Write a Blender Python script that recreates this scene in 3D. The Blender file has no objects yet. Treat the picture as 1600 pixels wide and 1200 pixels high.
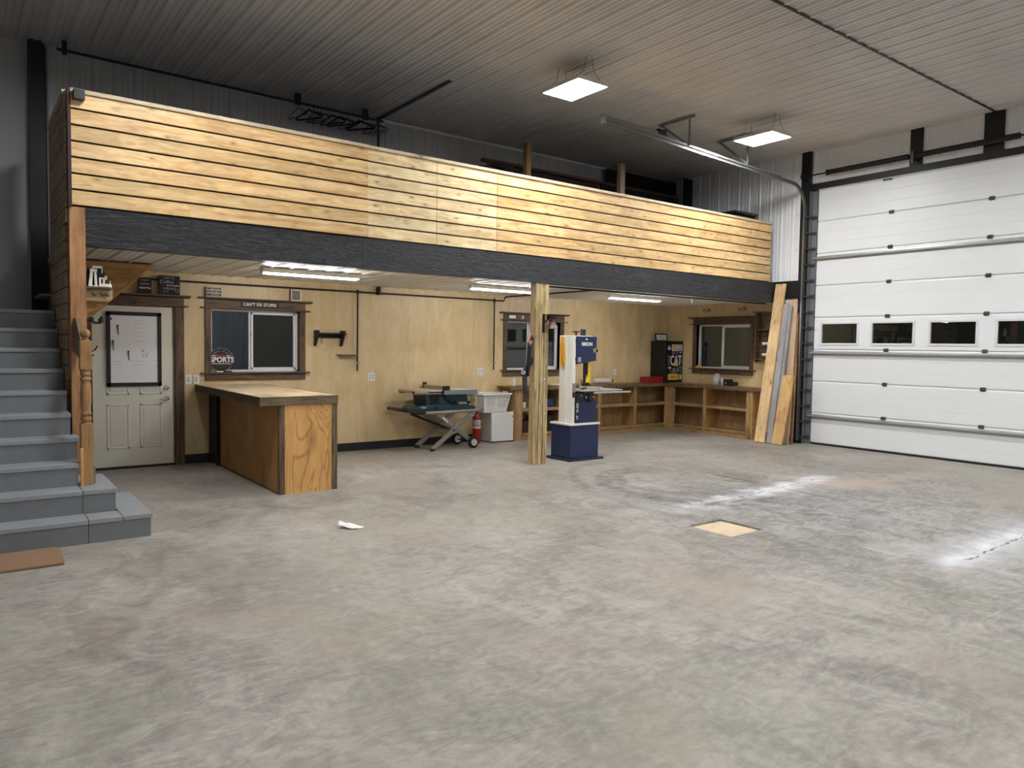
import bpy, bmesh, math, random
from mathutils import Matrix, Vector, Euler
R = math.radians
random.seed(7)
sc = bpy.context.scene
COL = sc.collection

# ------------------------------------------------------------ camera, world, exposure
cam_d = bpy.data.cameras.new('camera'); cam = bpy.data.objects.new('camera', cam_d); COL.objects.link(cam)
cam_d.sensor_width = 36; cam_d.sensor_fit = 'HORIZONTAL'; cam_d.lens = 1145.84 / 1600 * 36
cam_d.clip_start = .05; cam_d.clip_end = 200
yaw, pitch, roll = .64167918, -.05046871, .01515791
fw = Vector((math.sin(yaw)*math.cos(pitch), math.cos(yaw)*math.cos(pitch), math.sin(pitch)))
rt = Vector((math.cos(yaw), -math.sin(yaw), 0)); up = rt.cross(fw)
r2 = math.cos(roll)*rt + math.sin(roll)*up; u2 = -math.sin(roll)*rt + math.cos(roll)*up
cam.matrix_world = Matrix(((r2.x, u2.x, -fw.x, 0), (r2.y, u2.y, -fw.y, 0), (r2.z, u2.z, -fw.z, 1.6), (0, 0, 0, 1)))
sc.camera = cam
w = bpy.data.worlds.new('night'); sc.world = w; w.use_nodes = True
w.node_tree.nodes['Background'].inputs[0].default_value = (.010, .011, .009, 1)
w.node_tree.nodes['Background'].inputs[1].default_value = .35
sc.view_settings.view_transform = 'Standard'; sc.view_settings.look = 'None'
sc.view_settings.gamma = 1; sc.view_settings.use_curve_mapping = False
sc.view_settings.exposure = 1.22
PANEL = 40.0     # emission of the hanging panels
STRIP = 40.0     # emission of the strip lights under the loft

# ------------------------------------------------------------ material helpers
def rgb(r, g, b):
    f = lambda c: (c/255/12.92) if c/255 <= .04045 else ((c/255+.055)/1.055)**2.4
    return (f(r), f(g), f(b), 1)
class NT:
    def __init__(s, name):
        s.m = bpy.data.materials.new(name); s.m.use_nodes = True
        s.t = s.m.node_tree; s.b = s.t.nodes['Principled BSDF']
    def n(s, kind, **kw):
        x = s.t.nodes.new(kind)
        for k, v in kw.items(): setattr(x, k, v)
        return x
    def put(s, sock, v):
        if isinstance(v, bpy.types.NodeSocket): s.t.links.new(v, sock)
        else:
            try: sock.default_value = v
            except Exception: sock.default_value = (v, v, v)
    def math(s, op, a, b=None, c=None, clamp=False):
        x = s.n('ShaderNodeMath', operation=op, use_clamp=clamp)
        s.put(x.inputs[0], a)
        if b is not None: s.put(x.inputs[1], b)
        if c is not None: s.put(x.inputs[2], c)
        return x.outputs[0]
    def vmath(s, op, a, b=None):
        x = s.n('ShaderNodeVectorMath', operation=op)
        s.put(x.inputs[0], a)
        if b is not None: s.put(x.inputs[1], b)
        return x.outputs[0]
    def world(s): return s.n('ShaderNodeNewGeometry').outputs['Position']
    def obj(s): return s.n('ShaderNodeTexCoord').outputs['Object']
    def sep(s, v):
        x = s.n('ShaderNodeSeparateXYZ'); s.put(x.inputs[0], v); return x.outputs
    def comb(s, a, b, c):
        x = s.n('ShaderNodeCombineXYZ'); s.put(x.inputs[0], a); s.put(x.inputs[1], b); s.put(x.inputs[2], c); return x.outputs[0]
    def noise(s, v, scale=5, det=4, rough=.55, dist=0):
        x = s.n('ShaderNodeTexNoise'); s.put(x.inputs['Vector'], v)
        x.inputs['Scale'].default_value = scale; x.inputs['Detail'].default_value = det
        x.inputs['Roughness'].default_value = rough; x.inputs['Distortion'].default_value = dist
        return x.outputs['Fac']
    def vor(s, v, scale=5, rnd=1, feat='F1'):
        x = s.n('ShaderNodeTexVoronoi', feature=feat); s.put(x.inputs['Vector'], v)
        x.inputs['Scale'].default_value = scale; x.inputs['Randomness'].default_value = rnd
        return x.outputs['Distance']
    def rmp(s, v, stops):
        x = s.n('ShaderNodeValToRGB'); s.put(x.inputs[0], v); cr = x.color_ramp
        while len(cr.elements) < len(stops): cr.elements.new(.5)
        for e, (p, c) in zip(cr.elements, stops): e.position = p; e.color = c
        return x.outputs[0]
    def mix(s, f, a, b, mode='MIX'):
        x = s.n('ShaderNodeMix', data_type='RGBA', blend_type=mode)
        s.put(x.inputs[0], f); s.put(x.inputs[6], a); s.put(x.inputs[7], b); return x.outputs[2]
    def mr(s, v, a, b, c=0, d=1):
        x = s.n('ShaderNodeMapRange', interpolation_type='SMOOTHSTEP'); s.put(x.inputs[0], v)
        for i, q in enumerate((a, b, c, d)): x.inputs[1+i].default_value = q
        return x.outputs[0]
    def bump(s, h, strength=.3, dist=.01):
        x = s.n('ShaderNodeBump'); x.inputs['Strength'].default_value = strength; x.inputs['Distance'].default_value = dist
        s.put(x.inputs['Height'], h); s.t.links.new(x.outputs[0], s.b.inputs['Normal'])
    def done(s, col, rough=.5, metal=0, spec=None):
        s.put(s.b.inputs['Base Color'], col); s.put(s.b.inputs['Roughness'], rough); s.put(s.b.inputs['Metallic'], metal)
        if spec is not None: s.b.inputs['Specular IOR Level'].default_value = spec
        return s.m

def plain(name, c, rough=.5, metal=0, var=.06, sc_=18, spec=None):
    m = NT(name); v = m.obj()
    f = m.noise(v, sc_, 3)
    d = tuple(x*(1-var*2) for x in c[:3])+(1,); l = tuple(min(1, x*(1+var)) for x in c[:3])+(1,)
    return m.done(m.mix(f, d, l), rough, metal, spec)
def emit(name, c, s):
    m = NT(name); m.b.inputs['Emission Color'].default_value = c; m.b.inputs['Emission Strength'].default_value = s
    return m.done(c, .5)

def wood(name, light, dark, grain='x', dens=1.0, knots=0, kcol=None, board=None, rough=.6, var=.25, contrast=1, contour=0, world=False, bump=.15, blotch=.3):
    """procedural timber; grain runs along an axis, board=(axis, pitch, offset) varies each board"""
    m = NT(name); P = m.world() if (world or board) else m.obj()
    x, y, z = m.sep(P)
    if not (world or board):
        rn = m.n('ShaderNodeObjectInfo').outputs['Random']
        P = m.vmath('ADD', P, m.comb(m.math('MULTIPLY', rn, 17), m.math('MULTIPLY', rn, 31), m.math('MULTIPLY', rn, 11)))
        x, y, z = m.sep(P)
    bid = 0.0
    if board:
        ax, pit, off = board
        bid = m.math('FLOOR', m.math('DIVIDE', m.math('SUBTRACT', {'x': x, 'y': y, 'z': z}[ax], off), pit))
        P = m.vmath('ADD', P, m.comb(m.math('MULTIPLY', bid, 7.31), m.math('MULTIPLY', bid, 3.17), m.math('MULTIPLY', bid, 5.77)))
        x, y, z = m.sep(P)
    a, b = .55, 9.0*dens
    S = {'x': (a, b, b), 'y': (b, a, b), 'z': (b, b, a)}[grain]
    st = m.vmath('MULTIPLY', P, S)
    warp = m.noise(P, 1.6, 2)
    stw = m.vmath('ADD', st, m.comb(m.math('MULTIPLY', warp, 1.2), m.math('MULTIPLY', warp, 1.2), m.math('MULTIPLY', warp, 1.2)))
    n1 = m.noise(stw, 2.2, 6, .65, .6)
    n2 = m.noise(m.vmath('MULTIPLY', st, (3.5, 3.5, 3.5)), 3, 4, .6)
    f = m.math('ADD', m.math('MULTIPLY', n1, .7), m.math('MULTIPLY', n2, .3))
    f = m.mr(f, .5-.17/contrast, .5+.17/contrast)
    if contour:
        S2 = {'x': (.5, 2.2, 2.2), 'y': (2.2, .5, 2.2), 'z': (2.2, 2.2, .5)}[grain]
        cn = m.noise(m.vmath('MULTIPLY', P, S2), 1.5, 2, .4, .5)
        rg = m.math('FRACT', m.math('MULTIPLY', cn, contour))
        rg = m.mr(m.math('ABSOLUTE', m.math('SUBTRACT', rg, .5)), .0, .16, .0, 1)
        f = m.math('ADD', m.math('MULTIPLY', m.mr(f, 0, 1, .45, 1), .5), m.math('MULTIPLY', rg, .5))
    mid = tuple((p+q)/2 for p, q in zip(light, dark))
    c = m.rmp(f, [(0, dark), (.45, mid), (1, light)])
    if board:
        wn = m.n('ShaderNodeTexWhiteNoise', noise_dimensions='1D'); m.put(wn.inputs['W'], bid)
        k = m.math('ADD', 1-var/2, m.math('MULTIPLY', wn.outputs[0], var))
        c = m.mix(1.0, c, m.comb(k, k, m.math('POWER', k, 1.4)), 'MULTIPLY')
    if blotch:
        bl = m.mr(m.noise(P, 2.3, 3), .35, .7, 1-blotch*.6, 1+blotch*.15)
        c = m.mix(1.0, c, m.comb(bl, bl, bl), 'MULTIPLY')
    if knots:
        ks = {'x': (3.2, 7.5, 7.5), 'y': (7.5, 3.2, 7.5), 'z': (7.5, 7.5, 3.2)}[grain]
        kv = m.vor(m.vmath('MULTIPLY', P, ks), 1.0*knots)
        km = m.mr(kv, .03, .11, 1, 0)
        km2 = m.mr(kv, .08, .30, .38, 0)
        kc = kcol or tuple(q*.35 for q in dark[:3])+(1,)
        c = m.mix(m.math('MAXIMUM', km, km2), c, kc)
    if bump: m.bump(f, bump, .004)
    return m.done(c, rough)

# colours
cedar = wood('cedar_cladding', rgb(246, 214, 156), rgb(206, 158, 98), 'x', .9, 1.35, rgb(136, 88, 44), ('z', .1435, 2.808), .5, .18)
cedar_b = wood('cedar_cladding_pale', rgb(254, 236, 190), rgb(222, 182, 122), 'x', .9, 1.5, rgb(112, 66, 30), ('z', .1435, 2.808), .45, .10)
cedar_y = wood('pine_planks', rgb(178, 154, 124), rgb(136, 112, 84), 'y', .9, .7, None, ('z', .1435, 2.808), .6, .2)
cap_w = wood('railing_cap', rgb(236, 220, 188), rgb(190, 168, 130), 'x', 1, .6, None, None, .6)
pine_x = wood('pine_boards', rgb(206, 160, 100), rgb(158, 108, 58), 'x', .8, .7, rgb(90, 50, 22), ('z', .14, .05), .55, .15)
fir = wood('fir_post', rgb(190, 142, 96), rgb(146, 98, 60), 'z', .8, 1.0, rgb(70, 38, 18), None, .6)
newelw = wood('newel_wood', rgb(190, 150, 96), rgb(138, 96, 56), 'z', .8, 0, None, None, .5)
treated = wood('treated_post', rgb(222, 198, 148), rgb(142, 116, 76), 'z', 1.6, .8, rgb(90, 62, 30), None, .7, contrast=1.2)
dstain = wood('dark_stained_wood', rgb(122, 94, 66), rgb(50, 34, 24), 'x', 1.0, .8, rgb(16, 9, 6), None, .55)
dstain_z = wood('dark_stained_wood_upright', rgb(126, 98, 68), rgb(56, 38, 26), 'z', 1.0, .8, rgb(16, 9, 6), None, .55)
blackw = wood('black_painted_wood', rgb(34, 31, 31), rgb(14, 12, 12), 'x', 1.2, 0, None, None, .6, blotch=0)
weather = wood('weathered_trim', rgb(128, 110, 86), rgb(64, 50, 36), 'z', 1.4, 0, None, None, .7)
weather_x = wood('weathered_edge', rgb(134, 112, 84), rgb(68, 52, 36), 'x', 1.4, 0, None, None, .7)
weather_y = wood('weathered_edge_side', rgb(104, 82, 58), rgb(52, 36, 24), 'y', 1.4, 0, None, None, .7)
ply_top = wood('plywood_top', rgb(232, 210, 174), rgb(204, 176, 134), 'y', .45, .28, rgb(110, 74, 44), None, .45, contrast=.8)
ply_fir = wood('fir_plywood', rgb(226, 174, 106), rgb(152, 96, 46), 'z', .6, .45, rgb(110, 62, 26), None, .5, contour=17, blotch=.1)
ply_dk = wood('brown_plywood', rgb(200, 154, 92), rgb(178, 132, 74), 'z', .3, .3, None, None, .6, contrast=.5)
cab = wood('cabinet_wood', rgb(192, 158, 110), rgb(142, 108, 68), 'x', .9, .3, None, None, .5)
cab_z = wood('cabinet_wood_upright', rgb(190, 156, 110), rgb(144, 110, 70), 'z', .9, .3, None, None, .5)
bench_t = wood('bench_top', rgb(176, 142, 98), rgb(130, 96, 58), 'x', .7, .3, None, None, .4)
lum_a = wood('cedar_board', rgb(250, 220, 170), rgb(220, 172, 116), 'z', .8, .9, rgb(110, 62, 30), None, .6)
lum_b = wood('grey_decking', rgb(184, 183, 182), rgb(146, 144, 144), 'z', 1.2, .5, rgb(60, 58, 56), None, .7, contrast=.7)
lum_c = wood('rough_board', rgb(226, 186, 124), rgb(176, 128, 76), 'z', .9, .3, None, None, .7, contour=5)
lum_d = wood('pinkish_board', rgb(222, 196, 168), rgb(196, 166, 138), 'z', .5, 0, None, None, .6, contrast=.6)
hatch_m = wood('hatch_plywood', rgb(232, 212, 182), rgb(212, 186, 150), 'x', .4, .5, rgb(140, 92, 56), None, .6, contrast=.7)

def m_birch():
    m = NT('birch_plywood'); P = m.world(); x, y, z = m.sep(P)
    h = m.math('ADD', x, y)
    sheet = m.math('FLOOR', m.math('DIVIDE', h, 1.22))
    Q = m.vmath('ADD', P, m.comb(m.math('MULTIPLY', sheet, 4.3), m.math('MULTIPLY', sheet, 4.3), 0))
    f = m.noise(m.vmath('MULTIPLY', Q, (2.2, 2.2, .8)), 1.5, 5, .6, 1.4)
    g = m.noise(m.vmath('MULTIPLY', Q, (26, 26, 1.2)), 2, 3)
    f = m.math('ADD', m.math('MULTIPLY', f, .8), m.math('MULTIPLY', g, .2))
    c = m.rmp(m.mr(f, .30, .70), [(0, rgb(206, 178, 128)), (.5, rgb(214, 190, 146)), (1, rgb(224, 200, 156))])
    bl = m.mr(m.noise(Q, 1.1, 3), .3, .7, .92, 1.03)
    c = m.mix(1, c, m.comb(bl, bl, bl), 'MULTIPLY')
    fr = m.math('ABSOLUTE', m.math('SUBTRACT', m.math('FRACT', m.math('DIVIDE', h, 1.22)), .5))
    seam = m.mr(fr, .4975, .4995, 0, .35)
    c = m.mix(seam, c, rgb(130, 100, 60))
    vv = m.vor(m.vmath('MULTIPLY', P, (1.3, 1.3, 2.0)), 1)
    sp = m.mr(m.math('ADD', vv, m.math('MULTIPLY', m.noise(P, 9, 3), .15)), .09, .17, .35, 0)
    c = m.mix(sp, c, rgb(226, 206, 164))
    return m.done(c, .42)
birch = m_birch()

def m_metal(name, c, axis, rough, dots=True, d_alt=.9):
    m = NT(name); P = m.world(); x, y, z = m.sep(P)
    u, v = {'c': (x, y), 'b': (x, z), 'r': (y, z)}[axis]
    n = m.noise(m.vmath('MULTIPLY', P, (1, 1, 1)), 1.2, 3)
    k = m.mr(n, .3, .7, .92, 1.03)
    col = m.mix(1, c, m.comb(k, k, k), 'MULTIPLY')
    if dots:
        pu, pv = .229*2, .61
        a = m.math('MULTIPLY', m.math('SUBTRACT', m.math('FRACT', m.math('ADD', m.math('DIVIDE', u, pu), .36)), .5), pu)
        b = m.math('MULTIPLY', m.math('SUBTRACT', m.math('FRACT', m.math('DIVIDE', v, pv)), .5), pv)
        d = m.math('SQRT', m.math('ADD', m.math('MULTIPLY', a, a), m.math('MULTIPLY', b, b)))
        col = m.mix(m.mr(d, .006, .011, .75, 0), col, rgb(60, 56, 52))
    return m.done(col, rough, 0, .5)
white_wall_r = m_metal('white_liner_right', rgb(240, 241, 243), 'r', .32)
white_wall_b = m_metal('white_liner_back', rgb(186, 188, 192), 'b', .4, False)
ceil_m = m_metal('white_liner_ceiling', rgb(206, 202, 200), 'c', .38)
ceil_l = m_metal('soffit_liner', rgb(232, 228, 220), 'c', .42)
grey_wall = plain('grey_stairwell_wall', rgb(176, 178, 182), .5, var=.03, sc_=2)

def m_beam():
    m = NT('black_beam'); P = m.world()
    f = m.noise(m.vmath('MULTIPLY', P, (2.2, 2.2, 13)), 2.4, 5, .7, 1.6)
    f2 = m.mr(f, .40, .62)
    x = m.sep(P)[0]
    right = m.mr(x, 3.6, 3.66)
    c = m.mix(f2, rgb(12, 13, 15), rgb(50, 52, 57))  # ridge tops coloured lighter, the light on the embossed grain painted in
    sm = m.mr(m.noise(m.vmath('MULTIPLY', P, (.9, 1, 2)), 1.2, 4), .4, .65)
    c = m.mix(m.math('MULTIPLY', right, m.math('MULTIPLY', sm, .7)), c, rgb(34, 37, 44))
    dust = m.mr(m.noise(m.vmath('MULTIPLY', P, (1.4, 1, 3.2)), 1.6, 6, .62), .56, .76)
    c = m.mix(m.math('MULTIPLY', m.math('MULTIPLY', dust, right), .5), c, rgb(96, 98, 104))
    m.bump(f, 1.0, .02)
    return m.done(c, .42)
beam_m = m_beam()
black_p = plain('black_paint', rgb(22, 22, 25), .5)
black_s = plain('black_steel', rgb(26, 25, 25), .45, .3)
rust_p = plain('black_iron_pipe', rgb(44, 28, 24), .5, .4)
black_pl = plain('black_plastic', rgb(20, 20, 21), .45)
door_w = plain('garage_door_white', rgb(241, 244, 246), .38, var=.015, sc_=1.5)
strut_m = plain('galvanised_steel', rgb(176, 178, 178), .4, .7, var=.08)
zinc = plain('zinc_hardware', rgb(84, 84, 84), .4, .5)
track_m = plain('track_steel', rgb(132, 132, 130), .3, .6)
jamb_g = plain('grey_jamb', rgb(122, 123, 126), .5, .2, sc_=6)
cream = plain('cream_door_paint', rgb(232, 228, 212), .45, var=.03, sc_=3)
white_pl = plain('white_plastic', rgb(228, 228, 226), .4, var=.02)
pvc = plain('white_vinyl', rgb(230, 232, 234), .35, var=.02)
grey_paint = plain('grey_stair_paint', rgb(124, 127, 131), .5, var=.09, sc_=7)
tread_paint = plain('grey_tread_paint', rgb(150, 153, 157), .48, var=.10, sc_=7)
raww = wood('raw_wood', rgb(232, 190, 120), rgb(204, 156, 88), 'z', .6, 0)
navy = plain('navy_enamel', rgb(30, 44, 84), .38, var=.05, sc_=8)
ivory = plain('ivory_enamel', rgb(236, 234, 224), .38, var=.02)
yellow = plain('yellow_plastic', rgb(250, 206, 30), .45)
yellow_c = plain('yellow_cord', rgb(226, 168, 36), .6)
castg = plain('cast_iron', rgb(190, 188, 182), .3, .6)
teal = plain('teal_housing', rgb(22, 60, 68), .42, var=.08)
teal_d = plain('dark_teal_housing', rgb(24, 50, 56), .45)
alu = plain('aluminium', rgb(214, 212, 206), .35, .35)
alu_b = plain('bluish_aluminium', rgb(136, 152, 158), .4, .5)
stand_g = plain('grey_stand_paint', rgb(150, 146, 138), .4, .4)
red = plain('red_enamel', rgb(150, 30, 28), .35)
rubber = plain('black_rubber', rgb(24, 23, 23), .8)
brass = plain('aged_bronze', rgb(120, 100, 92), .4, .5)
chrome = plain('satin_nickel', rgb(196, 190, 180), .25, .9)
wboard = plain('whiteboard_surface', rgb(244, 244, 247), .25, var=.02, sc_=2)
ink = plain('faint_marker', rgb(160, 156, 160), .6)
inkb = plain('black_marker', rgb(30, 30, 34), .6)
paper = plain('white_paper', rgb(244, 244, 240), .8, var=.02)
darkred = plain('dark_brown_panel', rgb(58, 30, 22), .6, sc_=4)
charcoal = plain('dark_storage_panel', rgb(16, 14, 14), .8)
lett_w = plain('white_lettering', rgb(235, 235, 235), .5, var=.02)
lett_s = plain('grey_lettering', rgb(170, 168, 160), .5)
pink = plain('pink_strap', rgb(196, 138, 126), .7)
bottle_b = plain('blue_tool_case', rgb(30, 60, 110), .5)
cardb = plain('cardboard', rgb(150, 120, 84), .8)
clear_p = plain('translucent_plastic', rgb(204, 200, 196), .3)
green_l = plain('green_band', rgb(44, 140, 90), .6)
mat_coir = None
def m_coir():
    m = NT('coir_doormat'); P = m.obj()
    f = m.noise(P, 260, 3, .8); g = m.noise(P, 9, 4)
    c = m.mix(f, rgb(126, 92, 66), rgb(214, 176, 138)); c = m.mix(m.mr(g, .4, .7, 0, .45), c, rgb(184, 132, 108))
    m.bump(f, 1, .01); return m.done(c, .95)
mat_coir = m_coir()
def m_glass():
    m = NT('window_glass'); m.b.inputs['Transmission Weight'].default_value = 1; m.b.inputs['IOR'].default_value = 1.52
    return m.done((.85, .9, .9, 1), .0)
glass = m_glass()
panel_e = emit('led_panel_light', (.97, .985, 1, 1), PANEL)
strip_e = emit('led_strip_light', (.99, .985, 1, 1), STRIP)

def m_floor():
    m = NT('concrete_floor'); P = m.world(); x, y, z = m.sep(P)
    P = m.comb(x, y, 0.0)
    n1 = m.noise(P, .55, 5, .6, .4); n2 = m.noise(m.vmath('MULTIPLY', P, (1.5, .9, 1)), 1.9, 7, .72, 1.6); n3 = m.noise(P, 16, 6, .75, .5)
    n4 = m.noise(m.vmath('MULTIPLY', P, (1, 2.6, 1)), 3.4, 6, .7, 2.2)
    f = m.math('ADD', m.math('ADD', m.math('MULTIPLY', n1, .25), m.math('MULTIPLY', n2, .35)), m.math('ADD', m.math('MULTIPLY', n3, .14), m.math('MULTIPLY', n4, .26)))
    c = m.rmp(m.mr(f, .36, .64), [(0, rgb(114, 110, 104)), (.5, rgb(156, 151, 143)), (1, rgb(186, 181, 171))])
    tint = m.mr(m.noise(P, .8, 4), .42, .62)
    c = m.mix(m.math('MULTIPLY', tint, .28), c, rgb(156, 154, 134))
    tint2 = m.mr(m.noise(m.vmath('ADD', P, (9, 4, 0)), .9, 4, .6), .46, .66)
    c = m.mix(m.math('MULTIPLY', tint2, .42), c, rgb(158, 142, 130))
    # greyer worn zone around the drain bay
    dd = m.n('ShaderNodeVectorMath', operation='DISTANCE'); m.put(dd.inputs[0], m.vmath('MULTIPLY', P, (1, .9, 0))); dd.inputs[1].default_value = (6.9, 3.7, 0)
    wear = m.mr(m.math('ADD', dd.outputs['Value'], m.math('MULTIPLY', n2, 3.0)), 2.0, 4.6, .75, 0)
    c = m.mix(wear, c, m.mix(m.mr(m.math('ADD', m.math('MULTIPLY', n2, .6), m.math('MULTIPLY', n4, .4)), .36, .62), rgb(100, 98, 98), rgb(168, 166, 164)))
    bl = m.mr(m.noise(m.vmath('MULTIPLY', P, (1.0, .6, 1)), 1.1, 6, .7, 1.8), .54, .70, 0, .40)
    c = m.mix(bl, c, rgb(108, 106, 103))
    pl = m.mr(m.noise(m.vmath('ADD', P, (3, 7, 0)), 1.5, 6, .75, 1.2), .60, .74, 0, .35)
    c = m.mix(pl, c, rgb(196, 192, 184))
    def seg(x0, y0, x1, y1, w, soft, nz=.25, nsc=5, e=.25):
        L = math.hypot(x1-x0, y1-y0); ux, uy = (x1-x0)/L, (y1-y0)/L
        dx = m.math('SUBTRACT', x, x0); dy = m.math('SUBTRACT', y, y0)
        u = m.math('ADD', m.math('MULTIPLY', dx, ux), m.math('MULTIPLY', dy, uy))
        v = m.math('SUBTRACT', m.math('MULTIPLY', dy, ux), m.math('MULTIPLY', dx, uy))
        nn = m.math('SUBTRACT', m.noise(P, nsc, 4, .65), .5)
        v = m.math('ABSOLUTE', m.math('ADD', v, m.math('MULTIPLY', nn, nz*w)))
        k = m.mr(v, w*(1-soft), w, 1, 0)
        k = m.math('MULTIPLY', k, m.mr(u, -e, e, 0, 1))
        return m.math('MULTIPLY', k, m.mr(u, L-e, L+e, 1, 0))
    salt = rgb(236, 238, 242)
    # rust coloured patch, salt streaks, cracks
    rst = seg(8.3, 4.9, 8.95, 4.3, .5, .8, 2.2, 2)
    c = m.mix(m.math('MULTIPLY', rst, .45), c, rgb(196, 166, 142))
    gaps = m.mr(m.noise(P, 2.4, 4, .6), .34, .6, .25, 1)
    for a in ((5.75, 4.80, 8.75, 5.05, .24, 1, 1.6, 4, .4), (5.95, 2.42, 11.5, 2.5, .22, 1, 1.6, 4, .3)):
        s = seg(*a); c = m.mix(m.math('MULTIPLY', m.math('MULTIPLY', s, gaps), .95), c, salt)
    s = seg(5.9, 2.36, 8.2, 2.45, .6, 1, 1.8, 2, .5); c = m.mix(m.math('MULTIPLY', s, .4), c, rgb(206, 208, 212))
    s = seg(5.7, 4.72, 8.5, 4.9, .55, 1, 1.8, 2, .5); c = m.mix(m.math('MULTIPLY', s, .3), c, rgb(200, 202, 206))
    dash = m.mr(m.noise(m.vmath('MULTIPLY', P, (5, 1, 1)), 2.0, 2), .44, .52)
    for a in ((6.05, 4.79, 8.6, 5.04, .013, .8, 7.0, 9, .1), (6.15, 2.38, 9.5, 2.46, .014, .8, 8, 7, .1)):
        s = seg(*a); c = m.mix(m.math('MULTIPLY', m.math('MULTIPLY', s, dash), .85), c, rgb(60, 58, 56))
    for a in ((7.70, 5.96, 7.69, 5.30, .022, .6, 1.5, 6, .08), (7.64, 4.89, 7.58, 4.33, .014, .6, .5, 6, .05)):
        c = m.mix(m.math('MULTIPLY', seg(*a), .85), c, rgb(52, 46, 42))
    for a in ((5.9, 3.03, 5.9, 2.7, .03, .8, 1, 5, .1),):
        c = m.mix(m.math('MULTIPLY', seg(*a), .5), c, rgb(206, 198, 184))
    # tyre turning marks
    for cx, cy, rad, w_, k in ((7.05, 5.7, 1.12, .16, .75), (7.0, 5.8, .82, .12, .6), (7.3, 5.9, 1.55, .10, .4), (7.9, 3.3, 2.3, .05, .22), (3.4, 4.6, 1.6, .08, .12), (8.2, 2.2, 3.0, .07, .2)):
        q = m.n('ShaderNodeVectorMath', operation='DISTANCE'); m.put(q.inputs[0], P); q.inputs[1].default_value = (cx, cy, 0)
        v = m.math('ABSOLUTE', m.math('SUBTRACT', m.math('ADD', q.outputs['Value'], m.math('MULTIPLY', m.noise(P, 1.4, 3), .5)), rad+.25))
        g = m.math('MULTIPLY', m.mr(v, w_*.2, w_, 1, 0), m.mr(x, cx-.2, cx+.6, 1, 0))
        g = m.math('MULTIPLY', g, m.mr(m.noise(P, 7, 4, .7), .38, .62, .2, 1))
        c = m.mix(m.math('MULTIPLY', g, k), c, rgb(84, 84, 86))
    # small dark spill marks near the camera
    vs = m.vor(P, 1.1); c = m.mix(m.mr(m.math('ADD', vs, m.math('MULTIPLY', n3, .08)), .055, .085, .4, 0), c, rgb(104, 102, 98))
    m.bump(m.math('ADD', n3, n2), .06, .004)
    return m.done(c, m.mr(n2, .3, .7, .42, .6), 0, .4)
floor_m = m_floor()

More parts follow.
